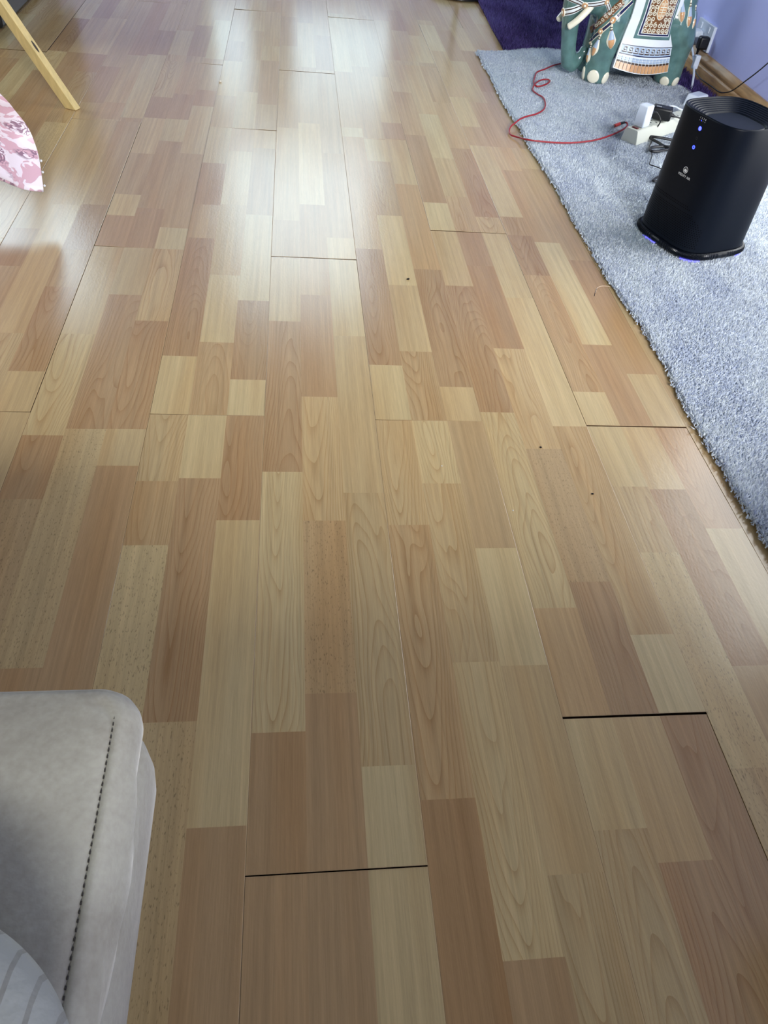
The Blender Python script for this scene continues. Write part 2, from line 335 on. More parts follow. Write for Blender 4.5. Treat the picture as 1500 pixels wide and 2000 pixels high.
def make_plank(k, y0, y1):
    xl = X0+k*W; xr = min(xl+W, XR-.004)
    if xr-xl < .02: return
    g = dict(l=.0001, r=.0001, n=.00012, f=.00012)
    for (kk, yy), v in ENDGAP.items():
        if kk == k and abs(y1-yy) < .02: g['f'] = v/2
        if kk == k and abs(y0-yy) < .02: g['n'] = v/2
    ym = (y0+y1)/2
    for kk, a, b, v in SIDEGAP:
        if a-.05 < ym < b+.05:
            if kk == k: g['l'] = v/2
            if kk == k+1: g['r'] = v/2
    xa, xb, ya, yb = xl+g['l'], xr-g['r'], y0+g['n'], y1-g['f']
    e = .0005; dz = .00022
    roll = rng.gauss(0, .0036); pit = rng.gauss(0, .0008); z0 = rng.uniform(-.0003, .0003)
    cx, cy = (xa+xb)/2, (ya+yb)/2
    def P(x, y, z): return (x, y, z+z0+(x-cx)*roll+(y-cy)*pit)
    vs = []; fs = []; tone = []; seed = []; gr = []; mid = []
    def quad(p, t, s, gg):
        b = len(vs); vs.extend(p); fs.append((b, b+1, b+2, b+3)); tone.append(t); seed.append(s); gr.append(gg); mid.append((p[0][0]+p[1][0])/2)
    def jit(t, f=.035):
        q = 1+rng.uniform(-f, f); h = rng.uniform(-.02, .02)
        return (t[0]*q*(1+h), t[1]*q, t[2]*q*(1-h), 1)
    xs = [xa+e] + [xl+W*(i/3) for i in (1, 2)] + [xb-e]
    for s in range(3):
        x1, x2 = xs[s], min(xs[s+1], xb-e)
        if x2-x1 < .002: continue
        for lo, hi, c in blocks(k, s, y0, y1):
            a = max(lo, ya+e); b = min(hi, yb-e)
            if b-a < .001: continue
            quad([P(x1, a, 0), P(x2, a, 0), P(x2, b, 0), P(x1, b, 0)], jit(TONE[c[0]]), rng.random(), GR[c[1]])
    t0 = TONE['M']; dk = srgb(60, 42, 28)
    o = [P(xa, ya, -dz), P(xb, ya, -dz), P(xb, yb, -dz), P(xa, yb, -dz)]
    i = [P(xa+e, ya+e, 0), P(xb-e, ya+e, 0), P(xb-e, yb-e, 0), P(xa+e, yb-e, 0)]
    d = [P(xa, ya, -.0105), P(xb, ya, -.0105), P(xb, yb, -.0105), P(xa, yb, -.0105)]
    for q in range(4):
        r = (q+1) % 4
        quad([o[q], o[r], i[r], i[q]], t0, .5, 0.0); quad([d[q], d[r], o[r], o[q]], dk, .5, 0.0)
    me = bpy.data.meshes.new('plank'); me.from_pydata(vs, [], fs); me.update()
    at = me.attributes.new('tone', 'FLOAT_COLOR', 'FACE'); at.data.foreach_set('color', [c for q in tone for c in q])
    at = me.attributes.new('seed', 'FLOAT', 'FACE'); at.data.foreach_set('value', seed)
    at = me.attributes.new('grain', 'FLOAT', 'FACE'); at.data.foreach_set('value', gr)
    at = me.attributes.new('mid', 'FLOAT', 'FACE'); at.data.foreach_set('value', mid)
    me.materials.append(LAM)
    ob = bpy.data.objects.new('plank', me); COL.objects.link(ob); ob.parent = floor
for k in range(-11, 12):
    off = ENDS.get(k, rng.uniform(0, PL))
    y = off - PL*math.ceil((off-YN)/PL)
    while y < YF:
        a, b = max(y, YN), min(y+PL, YF)
        if b-a > .02: make_plank(k, a, b)
        y += PL

# ------------------------------------------------------------------ room shell
T = .12
HR = (1.22, 2.30, .08, 1.48)   # glazed door opening in the right wall: y0, y1, sill, head
mb = MB(); mb.box((XR+T/2, (YN-.2+HR[0])/2, CEIL/2), (T, HR[0]-YN+.2, CEIL)); mb.box((XR+T/2, (HR[1]+YF+.2)/2, CEIL/2), (T, YF+.2-HR[1], CEIL))
mb.box((XR+T/2, (HR[0]+HR[1])/2, HR[2]/2), (T, HR[1]-HR[0], HR[2])); mb.box((XR+T/2, (HR[0]+HR[1])/2, (HR[3]+CEIL)/2), (T, HR[1]-HR[0], CEIL-HR[3]))
tag(mb.build('wall_right', M['lavender']), kind='structure')
HL = (2.40, 3.70, .95, 2.15)   # invented opening in the left wall, for the added fill light
mb = MB(); mb.box((XL-T/2, (YN-.2+HL[0])/2, CEIL/2), (T, HL[0]-YN+.2, CEIL)); mb.box((XL-T/2, (HL[1]+YF+.2)/2, CEIL/2), (T, YF+.2-HL[1], CEIL))
mb.box((XL-T/2, (HL[0]+HL[1])/2, HL[2]/2), (T, HL[1]-HL[0], HL[2])); mb.box((XL-T/2, (HL[0]+HL[1])/2, (HL[3]+CEIL)/2), (T, HL[1]-HL[0], CEIL-HL[3]))
tag(mb.build('wall_left', M['deep_wall']), kind='structure')
tag(MB().box(((XL+XR)/2, (YN+YF)/2, CEIL+.06), (XR-XL+.3, YF-YN+.4, .12)).build('ceiling', M['ceil']), kind='structure')
def wall_holes(name, y, holes, mat):
    mb = MB(); xs = sorted(holes, key=lambda h: h[0]); x = XL
    for a, b, lo, hi in xs:
        mb.box(((x+a)/2, y, CEIL/2), (a-x, T, CEIL)); mb.box(((a+b)/2, y, lo/2), (b-a, T, lo)); mb.box(((a+b)/2, y, (hi+CEIL)/2), (b-a, T, CEIL-hi)); x = b
    mb.box(((x+XR)/2, y, CEIL/2), (XR-x, T, CEIL))
    return tag(mb.build(name, mat), kind='structure')
HF = [(-2.42, -1.48, .85, 2.39), (-.52, .62, .33, 2.39), (.71, 1.21, .33, 2.27)]
wall_holes('wall_far', YF+T/2, HF, M['lavender']); HN = [(.17, 1.43, 1.74, 2.30)]; wall_holes('wall_near', YN-T/2, HN, M['deep_wall'])
def window(name, y, h, mid=None):
    a, b, lo, hi = h; f = .045; mb = MB()
    mb.box(((a+b)/2, y, lo+f/2), (b-a, .07, f)); mb.box(((a+b)/2, y, hi-f/2), (b-a, .07, f))
    mb.box((a+f/2, y, (lo+hi)/2), (f, .07, hi-lo-2*f)); mb.box((b-f/2, y, (lo+hi)/2), (f, .07, hi-lo-2*f))
    o = tag(mb.build(name, M['upvc'], bevel=.004), kind='structure')
    if mid: MB().box(((mid[0]+mid[1])/2, y, (mid[2]+mid[3])/2), (mid[1]-mid[0], .05, mid[3]-mid[2])).build('added_glare_panel', M['upvc'], o, bevel=.004)  # unseen panel, added to leave a dark gap in the floor glare
window('window_1', YF+.05, HF[1], (-.27, .0, .33, 1.0)); window('window_2', YF+.05, HF[0]); MB().box((.05, YF+.05, 1.06), (1.06, .05, .24)).build('added_glare_bar', M['upvc'], bpy.data.objects['window_1'], bevel=.004)  # wide bar added to dim the middle of the window's floor reflection
window('window_4', YF+.05, HF[2]); window('window_6', YN-.04, HN[0])
f = .045; mb = MB(); xw = XR+.05; ym = (HR[0]+HR[1])/2
mb.box((xw, ym, HR[2]+f/2), (.07, HR[1]-HR[0], f)); mb.box((xw, ym, HR[3]-f/2), (.07, HR[1]-HR[0], f)); mb.box((xw, HR[0]+f/2, (HR[2]+HR[3])/2), (.07, f, HR[3]-HR[2]-2*f)); mb.box((xw, HR[1]-f/2, (HR[2]+HR[3])/2), (.07, f, HR[3]-HR[2]-2*f))
tag(mb.build('window_3', M['upvc'], bevel=.004), kind='structure')
mb = MB(); xw = XL-.05; ym = (HL[0]+HL[1])/2
mb.box((xw, ym, HL[2]+f/2), (.07, HL[1]-HL[0], f)); mb.box((xw, ym, HL[3]-f/2), (.07, HL[1]-HL[0], f)); mb.box((xw, HL[0]+f/2, (HL[2]+HL[3])/2), (.07, f, HL[3]-HL[2]-2*f)); mb.box((xw, HL[1]-f/2, (HL[2]+HL[3])/2), (.07, f, HL[3]-HL[2]-2*f))
tag(mb.build('added_window_left', M['upvc'], bevel=.004), kind='structure')  # frame of the invented left opening
# skirting board: moulded profile run along the purple wall
prof = [(0, 0), (.018, 0), (.018, .048), (.0165, .053), (.0125, .056), (.0125, .060), (.0155, .063), (.0165, .070), (.0145, .078), (.010, .084), (.009, .088), (.006, .092), (0, .092)]
rings = [[(XR-px, y, pz+.001) for px, pz in prof] for y in (HR[1]+.08, YF-.02)]
mb = MB(); mb.loft(rings, 0, True, True); bb = mb.build('baseboard_right', M['skirting'], smooth=True, angle=50); tag(bb, kind='structure')

# ------------------------------------------------------------------ rugs
def inpoly(P, poly):
    x, y = P[:, 0], P[:, 1]; r = np.zeros(len(P), bool); n = len(poly)
    for i in range(n):
        (x1, y1), (x2, y2) = poly[i], poly[(i+1) % n]
        c = ((y1 > y) != (y2 > y)) & (x < (x2-x1)*(y-y1)/((y2-y1) or 1e-9)+x1); r ^= c
    return r
def smooth_noise(P, sx, sy, seed):
    return np.array([noise.noise(Vector((x*sx, y*sy, seed))) for x, y in P])
def pile(name, parent, poly, holes, density, h, rad, z, mat, seed, lean=.42, edge=None):
    R = np.random.default_rng(seed); P = np.array(poly); lo, hi = P.min(0), P.max(0)
    n = int(density*(hi[0]-lo[0])*(hi[1]-lo[1])); Q = lo+(hi-lo)*R.random((n, 2)); ok = inpoly(Q, poly)
    for hp in holes: ok &= ~inpoly(Q, hp)
    Q = Q[ok]; n = len(Q)
    if edge:
        ex = []
        for (a, b) in edge:
            a, b = np.array(a), np.array(b); L = np.linalg.norm(b-a); m = int(L*900); t = R.random((m, 1)); nn = np.array([-(b-a)[1], (b-a)[0]])/L
            ex.append(np.hstack([a+(b-a)*t+nn*R.normal(.001, .003, (m, 1)), np.repeat(nn[None], m, 0)]))
        ex = np.vstack(ex)
    ang = R.random(n)*6.283; hh = h*(.75+.5*R.random(n)); rr = rad*(.7+.6*R.random(n))
    ln = R.normal(0, lean*h, (n, 2)); nap = smooth_noise(Q, 5.5, 3.2, seed*1.7)+.6*smooth_noise(Q, 17, 9, seed+9)
    ln[:, 1] += nap*h*.9; ln[:, 0] += nap*h*.4
    zb = np.full(n, z)
    if edge:
        m = len(ex); Q = np.vstack([Q, ex[:, :2]]); ang = np.concatenate([ang, R.random(m)*6.283]); hh = np.concatenate([hh, h*(.5+.6*R.random(m))]); rr = np.concatenate([rr, rad*(.7+.5*R.random(m))])
        ln = np.vstack([ln, ex[:, 2:]*(h*.5*R.random((m, 1)))+R.normal(0, .35*h, (m, 2))]); zb = np.concatenate([zb, np.full(m, max(.002, z-.004))]); nap = np.concatenate([nap, np.zeros(m)]); n += m
    V = np.zeros((n, 4, 3))
    for i in range(3):
        V[:, i, 0] = Q[:, 0]+rr*np.cos(ang+i*2.094); V[:, i, 1] = Q[:, 1]+rr*np.sin(ang+i*2.094); V[:, i, 2] = zb
    V[:, 3, 0] = Q[:, 0]+ln[:, 0]; V[:, 3, 1] = Q[:, 1]+ln[:, 1]; V[:, 3, 2] = zb+hh
    b = np.arange(n)*4; Fm = np.stack([np.stack([b+i, b+(i+1) % 3, b+3], 1) for i in range(3)], 1).reshape(-1, 3)
    me = bpy.data.meshes.new(name); me.vertices.add(n*4); me.vertices.foreach_set('co', V.reshape(-1))
    me.loops.add(len(Fm)*3); me.loops.foreach_set('vertex_index', Fm.reshape(-1).astype(np.int32))
    me.polygons.add(len(Fm)); me.polygons.foreach_set('loop_start', np.arange(0, len(Fm)*3, 3, dtype=np.int32))
    try: me.polygons.foreach_set('loop_total', np.full(len(Fm), 3, np.int32))
    except Exception: pass
    me.update(); me.validate()
    tv = np.clip(.5+.42*nap+R.normal(0, .26, n), 0, 1)
    at = me.attributes.new('tuft', 'FLOAT', 'POINT'); at.data.foreach_set('value', np.repeat(tv, 4).astype(np.float32))
    me.materials.append(mat); o = bpy.data.objects.new(name, me); COL.objects.link(o); o.parent = parent; o['kind'] = 'stuff'
    return o
def pile_mat(name, c0, c1, rough, sheen):
    m, t, b = nt(name); L = t.links.new; a = N(t, 'ShaderNodeAttribute', attribute_name='tuft')
    r = N(t, 'ShaderNodeValToRGB'); r.color_ramp.elements[0].color = c0; r.color_ramp.elements[1].color = c1
    r.color_ramp.elements[0].position = .1; r.color_ramp.elements[1].position = .85
    L(a.outputs['Fac'], r.inputs[0]); L(r.outputs[0], b.inputs['Base Color']); b.inputs['Roughness'].default_value = rough; b.inputs['Specular IOR Level'].default_value = .35
    return m
GREY_EDGE = [(.747, .10), (.75, .45), (.745, .717), (.744, .872), (.740, 1.055), (.749, 1.19), (.747, 1.317), (.738, 1.42), (.731, 1.519), (.732, 1.65), (.728, 1.789), (.731, 2.02), (.722, 2.293), (.722, 2.5), (.714, 2.692), (.722, 3.0), (.719, 3.272)]
eg = []
for i in range(len(GREY_EDGE)-1):
    a, b = GREY_EDGE[i], GREY_EDGE[i+1]
    for j in range(6):
        t = j/6; y = a[1]+(b[1]-a[1])*t
        eg.append((a[0]+(b[0]-a[0])*t+.004*noise.noise(Vector((y*14, 0, 3)))+.002*noise.noise(Vector((y*50, 0, 5))), y))
eg.append(GREY_EDGE[-1])
GREY_BACK = [(.80, 3.283), (.868, 3.312), (.92, 3.345), (.964, 3.364), (1.02, 3.378), (1.088, 3.376), (1.2, 3.36), (1.32, 3.3), (1.405, 3.18), (1.445, 3.05), (1.478, 3.0), (1.487, 2.93), (1.492, 2.6), (1.495, 2.2), (1.50, .10)]
GREY = eg+GREY_BACK
PURP = [(.845, 3.10), (.842, 3.337), (.852, 3.674), (.873, 4.117), (.885, 4.62), (1.565, 4.62), (1.565, 2.90), (1.50, 2.86), (1.30, 2.9)]
def slab(poly, z0, z1):
    mb = MB(); n = len(poly); mb.v = [(x, y, z0) for x, y in poly]+[(x, y, z1) for x, y in poly]
    mb.f = [tuple(range(n, 2*n)), tuple(range(n-1, -1, -1))]+[(i, (i+1) % n, n+(i+1) % n, n+i) for i in range(n)]; mb.mi = [0]*len(mb.f)
    return mb
M['greyback'] = pm('rug_backing', srgb(196, 206, 222), .95, .1); M['purpback'] = pm('purple_backing', srgb(38, 22, 66), .95, .1)
def wind(poly):
    s = sum(poly[i][0]*poly[(i+1) % len(poly)][1]-poly[(i+1) % len(poly)][0]*poly[i][1] for i in range(len(poly)))
    return poly if s > 0 else poly[::-1]
g_rug = slab(wind(GREY), .0055, .0085).build('shag_rug', M['greyback'])
tag(g_rug, 'light grey shaggy rug lying beside the laminate along the purple wall', 'rug')
edges = [(eg[i+1], eg[i]) for i in range(0, len(eg)-1)]
edges = [(b, a) for a, b in edges]
bk = [GREY[len(eg)-1]]+GREY_BACK[:9]
edges += [(bk[i], bk[i+1]) for i in range(len(bk)-1)]
pile('pile', g_rug, GREY, [], 180000, .0078, .0021, .0085, pile_mat('grey_pile', srgb(172, 184, 208), srgb(244, 252, 255), .6, 0), 3, edge=edges)
p_rug = slab(wind(PURP), .0008, .005).build('purple_rug', M['purpback'])
tag(p_rug, 'dark purple shaggy rug behind and partly under the grey rug', 'rug')
pile('pile', p_rug, PURP, [GREY], 60000, .022, .0026, .004, pile_mat('purple_pile', srgb(40, 24, 82), srgb(98, 80, 150), .6, 0), 5)
RUG_Z = .0175   # where things rest on the grey pile
# ------------------------------------------------------------------ air purifier
PUR_C, PUR_TH, PUR_H = (1.0083, 1.740), 0.348, 0.3134
def sup(a, n=3.58, cnt=96):
    out = []
    for i in range(cnt):
        t = 2*pi*i/cnt; c, s = cos(t), sin(t)
        out.append((a*math.copysign(abs(c)**(2/n), c), a*math.copysign(abs(s)**(2/n), s)))
    return out
pur = empty('air_purifier', (PUR_C[0], PUR_C[1], RUG_Z-.003), PUR_TH)
tag(pur, 'black air purifier tower with blue lights standing on the grey rug', 'air purifier')
PZ = RUG_Z-.003
BODY_TOP = PUR_H-PZ
def ring(a, z, n=3.58): return [(x, y, z) for x, y in sup(a, n)]
def body_a(z): return .1085-(.1085-.1036)*(z-.012)/(BODY_TOP-.012)
mb = MB(); mb.loft([ring(.1040, .016), ring(.1085, .0185)]+[ring(body_a(z), z) for z in (.02, .06, .12, .2, .27, BODY_TOP-.004)]+[ring(.1032, BODY_TOP-.001), ring(.1015, BODY_TOP), ring(.0995, BODY_TOP-.0012)], 0)
mb.build('body', M['pur'], pur, smooth=True, angle=60)
# stepped bowl of the outlet
rs = []; a = .0995; z = BODY_TOP-.0012
for i in range(7):
    rs += [ring(a, z), ring(a-.0012, z-.0018), ring(a-.0052, z-.0022)]; a -= .0056; z -= .0024
rs += [ring(a, z), ring(.0575, z-.004), ring(.0565, z-.007)]
MB().loft(rs, 0).build('outlet_grille', M['pur'], pur, smooth=True, angle=25)
MB().loft([ring(.0565, z-.009), ring(.0565, z-.0035), ring(.0545, z-.002), ring(.02, z-.0016)], 0, True, True).build('top_panel', M['pur_panel'], pur, smooth=True, angle=30)
# ribbed foot
rb = []
cnt = 320; base = sup(.1167, 3.58, cnt)
for zz, k in ((.0, .955), (.003, .985), (.006, 1.0), (.012, 1.0), (.0155, .985), (.0172, .95)):
    rb.append([(x*k*(1 if i % 2 else .990), y*k*(1 if i % 2 else .990), zz) for i, (x, y) in enumerate(base)])
MB().loft(rb, 0, True, True).build('ribbed_base', M['pur_gloss'], pur)
for deg_ in (168, 230, 309):     # three small lamps glowing out under the foot
    seg = []
    for q in range(13):
        t = radians(deg_-11+22*q/12); k = .1167/((abs(cos(t))**3.58+abs(sin(t))**3.58)**(1/3.58))
        seg.append([(k*.93*cos(t), k*.93*sin(t), -.0040), (k*.972*cos(t), k*.972*sin(t), -.0040), (k*.976*cos(t), k*.976*sin(t), -.0006), (k*.93*cos(t), k*.93*sin(t), -.0006)])
    MB().loft(seg, 0, True, True).build('glow_lamp', M['glow'], pur)
# surface mapping of the wall of the body: angle parameter -> point and frame
def pur_local(px, py):
    """where the line of sight meets the wall of the body, in the purifier's own frame"""
    d = px_dir(px, py); Rm = Matrix.Rotation(-PUR_TH, 3, 'Z'); o = Rm @ (CAM_LOC-Vector((PUR_C[0], PUR_C[1], PZ))); dd = Rm @ d
    t = 1.2
    for _ in range(4000):
        q = o+dd*t; A = body_a(q.z)
        if (abs(q.x)/A)**3.58+(abs(q.y)/A)**3.58 < 1: return q
        t += .0005
    return None
def wall_frame(q):
    A = body_a(q.z); n = Vector((math.copysign(abs(q.x)**2.58, q.x), math.copysign(abs(q.y)**2.58, q.y), 0)).normalized()
    return n, Vector((0, 0, 1)), Vector((0, 0, 1)).cross(n)     # normal, up, right (seen from outside)
def snap(p):
    A = body_a(p.z); r = (abs(p.x/A)**3.58+abs(p.y/A)**3.58)**(1/3.58); return Vector((p.x/r, p.y/r, p.z))
def decal(name, c, shape_pts, faces, mat, off=.0004):
    n, u, r = wall_frame(c); vs = []
    for x, y in shape_pts:
        q = snap(c+r*x+u*y); nn = wall_frame(q)[0]; vs.append(q+nn*off)
    return MB().add(vs, faces).build(name, mat, pur)
def disc_pts(r, n=20, r0=0):
    if r0: return [(r*cos(2*pi*i/n), r*sin(2*pi*i/n)) for i in range(n)]+[(r0*cos(2*pi*i/n), r0*sin(2*pi*i/n)) for i in range(n)], [(i, (i+1) % n, n+(i+1) % n, n+i) for i in range(n)]
    return [(r*cos(2*pi*i/n), r*sin(2*pi*i/n)) for i in range(n)], [tuple(range(n))]
def text_mesh(s, size):
    cu = bpy.data.curves.new('t', 'FONT'); cu.body = s; cu.size = size; cu.align_x = 'CENTER'; cu.align_y = 'CENTER'; cu.resolution_u = 2
    o = bpy.data.objects.new('t', cu); COL.objects.link(o); bpy.context.view_layer.update()
    me = bpy.data.meshes.new_from_object(o.evaluated_get(bpy.context.evaluated_depsgraph_get()))
    vs = [tuple(v.co) for v in me.vertices]; fs = [tuple(p.vertices) for p in me.polygons]
    bpy.data.objects.remove(o); bpy.data.curves.remove(cu); bpy.data.meshes.remove(me); return vs, fs
LOGO = pur_local(1339.5, 332); LED1 = pur_local(1367.5, 251); LED2 = pur_local(1355, 287.5); ICON = pur_local(1361, 270); DOTS = pur_local(1373, 234)
TXT = pur_local(1336.5, 344)
dp, df = disc_pts(.0072, 28, .0060); decal('logo_ring', LOGO, dp, df, M['print_white'])
lp = [(-.0036, -.0038), (.0042, -.0042), (.0046, .0005), (.0012, .0022), (.0, .0046), (-.0012, .002), (-.004, .0006)]
decal('logo_emblem', LOGO, lp, [tuple(range(len(lp)))], M['print_white'])
tv, tf = text_mesh('MEDIFY AIR', .0078); decal('brand_text', TXT, [(x, y) for x, y, _ in tv], tf, M['print_white'])
# lit fan symbol, unlit symbol, power symbol
mb_p = []; mb_f = []
for kx in range(5):
    a = 2*pi*kx/5; b0 = len(mb_p)
    mb_p += [(0.0008*cos(a), .0008*sin(a)), (.0036*cos(a-.35), .0036*sin(a-.35)), (.0042*cos(a+.1), .0042*sin(a+.1)), (.0030*cos(a+.5), .0030*sin(a+.5))]; mb_f.append((b0, b0+1, b0+2, b0+3))
decal('fan_symbol', LED1, mb_p, mb_f, M['print_white'], .0007)
dp, df = disc_pts(.0046, 20); decal('fan_light', LED1, dp, df, M['led_blue'])
dp, df = disc_pts(.0040, 20, .0018); decal('power_light', LED2, dp, df, M['led_blue'])
dp, df = disc_pts(.0030, 14, .0020); decal('unlit_symbol', ICON, dp, df, M['print_dim'])
n_, u_, r_ = wall_frame(DOTS)
for i in range(4):
    c = snap(DOTS+r_*((i-1.5)*.0056))
    tv, tf = text_mesh('1234'[i] if i < 3 else '8', .0055); decal('speed_mark', c, [(x, y+.0022) for x, y, _ in tv], tf, M['print_white'])
    decal('speed_dot', c, [(-.0008+x, -.0036+y) for x, y in ((0, 0), (.0016, 0), (.0016, .0016), (0, .0016))], [(0, 1, 2, 3)], M['led_blue'] if i == 1 else M['print_grey'])
# perforated lower wall (left and front sides), one part
mb = MB(); per = sup(1.0, 3.58, 720)
arc = [0.0]
for i in range(720):
    a, b = per[i], per[(i+1) % 720]; arc.append(arc[-1]+math.hypot(a[0]-b[0], a[1]-b[1])*.108)
import bisect
def at_arc(s):
    s %= arc[-1]; i = min(719, bisect.bisect_right(arc, s)-1); t = (s-arc[i])/(arc[i+1]-arc[i]); a, b = per[i], per[(i+1) % 720]
    return a[0]+(b[0]-a[0])*t, a[1]+(b[1]-a[1])*t
row = 0; zz = .028
while zz < .118:
    s = 0 if row % 2 else .0029
    while s < arc[-1]:
        x, y = at_arc(s); ang = atan2(y, x)
        if 2.30 < (ang % (2*pi)) < 4.02:
            top = .118-.045*max(0, ((ang % (2*pi))-3.55)/.47)
            if zz < top and not (zz > .1 and row % 3 == 0):
                A = body_a(zz); c = Vector((x*A, y*A, zz)); n, u, r = wall_frame(c); b = len(mb.v)
                mb.v += [tuple(c+n*.0003+r*(.0014*cos(2*pi*q/6))+u*(.0014*sin(2*pi*q/6))) for q in range(6)]; mb.f.append(tuple(b+q for q in range(6))); mb.mi.append(0)
        s += .0058
    zz += .0050; row += 1
o = mb.build('perforation', M['hole'], pur); o['kind'] = 'stuff'

# ------------------------------------------------------------------ recliner footrest and sofa (bottom left)
def velvet():
    m, t, b = nt('grey_velvet'); L = t.links.new
    tc = N(t, 'ShaderNodeTexCoord')
    n1 = N(t, 'ShaderNodeTexNoise', i={'Scale': 9.0, 'Detail': 5.0, 'Roughness': .65, 'Distortion': .6}); L(tc.outputs['Object'], n1.inputs['Vector'])
    n2 = N(t, 'ShaderNodeTexNoise', i={'Scale': 260.0, 'Detail': 2.0}); L(tc.outputs['Object'], n2.inputs['Vector'])
    a = N(t, 'ShaderNodeMath', operation='MULTIPLY_ADD'); L(n2.outputs[0], a.inputs[0]); a.inputs[1].default_value = .25; L(n1.outputs[0], a.inputs[2])
    r = N(t, 'ShaderNodeValToRGB'); L(a.outputs[0], r.inputs[0]); e = r.color_ramp.elements
    e[0].position = .42; e[0].color = srgb(134, 129, 116); e[1].position = .85; e[1].color = srgb(171, 169, 153)
    L(r.outputs[0], b.inputs['Base Color']); b.inputs['Roughness'].default_value = .75; b.inputs['Specular IOR Level'].default_value = .2
    b.inputs['Sheen Weight'].default_value = .35; b.inputs['Sheen Roughness'].default_value = .4
    u = N(t, 'ShaderNodeBump', i={'Strength': .25, 'Distance': .001}); L(n2.outputs[0], u.inputs['Height']); L(u.outputs[0], b.inputs['Normal'])
    return m
M['velvet'] = velvet(); M['stitch'] = pm('dark_stitching', srgb(58, 54, 50), .8, .2)
sofa = empty('recliner_sofa', (0, 0, 0)); tag(sofa, 'grey velvet recliner sofa with its footrest raised, in the lower left corner', 'sofa')
TOP = .42
FR = dict(xr=-.0915, yf=.247)   # right and far edge of the footrest
def rrect(x0, x1, y0, y1, r, n=10):
    out = []
    for cx, cy, a0 in ((x1-r, y1-r, 0), (x0+r, y1-r, pi/2), (x0+r, y0+r, pi), (x1-r, y0+r, 1.5*pi)):
        for i in range(n+1):
            a = a0+pi/2*i/n; out.append((cx+r*cos(a), cy+r*sin(a)))
    return out
def dense(poly, step=.012):
    out = []
    for i in range(len(poly)):
        a, b = Vector(poly[i]), Vector(poly[(i+1) % len(poly)]); n = max(1, int((b-a).length/step))
        for j in range(n): out.append(tuple(a+(b-a)*(j/n)))
    return out
XL_F, YB = -.80, -.24
outl = dense(rrect(XL_F, FR['xr'], YB, FR['yf'], .022))
cxm, cym = (XL_F+FR['xr'])/2, (YB+FR['yf'])/2
def inset(poly, d):
    out = []
    for x, y in poly:
        hx, hy = (FR['xr']-XL_F)/2, (FR['yf']-YB)/2
        out.append((cxm+(x-cxm)*(hx-d)/hx, cym+(y-cym)*(hy-d)/hy))
    return out
def wrk(x, y, z):   # pulled folds of the boxing
    s = sin(y*48-z*190+2.6*noise.noise(Vector((y*11, z*20, 1))))*.5+.5
    f = max(0, 1-abs(z-(TOP-.028))/.022)
    return .0058*f*s**3*(1.0 if y < .19 else .3)
rings_ = []
for d, z in ((.30, TOP+.010), (.22, TOP+.0095), (.14, TOP+.008), (.07, TOP+.0055), (.035, TOP+.003), (.020, TOP+.001), (.0145, TOP-.0005), (.0125, TOP-.0022), (.0105, TOP-.0008), (.0070, TOP-.002), (.0035, TOP-.007), (.0010, TOP-.014), (0, TOP-.022), (.0004, TOP-.030), (.0025, TOP-.036), (.006, TOP-.039)):
    rr = inset(outl, d); row = []
    for x, y in rr:
        k = wrk(x, y, z) if d < .012 and z < TOP-.004 else 0
        if .0104 <= d <= .0146 and x < FR['xr']-.022: z_ = TOP+.0001-(.0146-d)*.2
        else: z_ = z
        row.append((x+(k if x > cxm+.2 else 0), y, z_+.0012*noise.noise(Vector((x*14, y*14, 2)))*(1 if d > .02 else 0)))
    rings_.append(row)
mb = MB(); mb.loft(rings_[::-1], 0, False, True)
pad = mb.build('footrest_pad', M['velvet'], sofa, smooth=True, angle=75)
# stitches along the seam
mb = MB(); sm = inset(outl, .0125); L_ = len(sm)
acc = 0
yy = FR['yf']-.025
while yy > -.06:
    mb.tube([(FR['xr']-.0122, yy, TOP-.0016), (FR['xr']-.0122, yy-.0017, TOP-.0016)], .00045, 5); yy -= .0040
o = mb.build('stitching', M['stitch'], pad, smooth=True); o['kind'] = 'stuff'
o2 = dense(rrect(XL_F, FR['xr']+.0005, YB, FR['yf']-.010, .020))
def ins2(d): return [(cxm+(x-cxm)*(1-d/.35), cym+(y-cym)*(1-d/.33)) for x, y in o2]
mb = MB(); mb.loft([[(x, y, z) for x, y in ins2(d)] for d, z in ((.03, TOP-.115), (.006, TOP-.112), (.001, TOP-.10), (-.001, TOP-.075), (.0, TOP-.048), (.003, TOP-.040), (.010, TOP-.037))], 0, True, True)
mb.build('footrest_base', M['velvet'], sofa, smooth=True, angle=75)
# unseen right-hand footrest, added to keep door light off the near floor
mb = MB(); mb.box((.97, .0, TOP-.05), (.62, .48, .10)); mb.build('footrest_pad', M['velvet'], sofa, bevel=.03, bseg=3)
for x in (.76, 1.18, -.24, -.68): MB().box((x, -.34, TOP-.17), (.03, .34, .012)).build('footrest_arm', M['blackmet'], sofa)
MB().box((.15, -.50, .20), (2.2, .46, .32)).build('seat_base', M['velvet'], sofa, bevel=.03, bseg=3)
for i in range(3):
    MB().box((-.59+i*.74, -.48, .40), (.72, .40, .12)).build('seat_cushion', M['velvet'], sofa, bevel=.045, bseg=4)
    MB().box((-.59+i*.74, -.74, .70), (.72, .16, .48)).build('back_cushion', M['velvet'], sofa, bevel=.06, bseg=4)
MB().box((.15, -.88, .515), (2.2, .14, .95)).build('backrest', M['velvet'], sofa, bevel=.03)
for x in (-1.03, 1.33): MB().box((x, -.50, .33), (.2, .86, .60)).build('armrest', M['velvet'], sofa, bevel=.05, bseg=4)
for x in (-.9, 1.2):
    for y in (-.36, -.84): MB().box((x, y, .02), (.05, .05, .05)).build('foot', M['blackmet'], sofa)

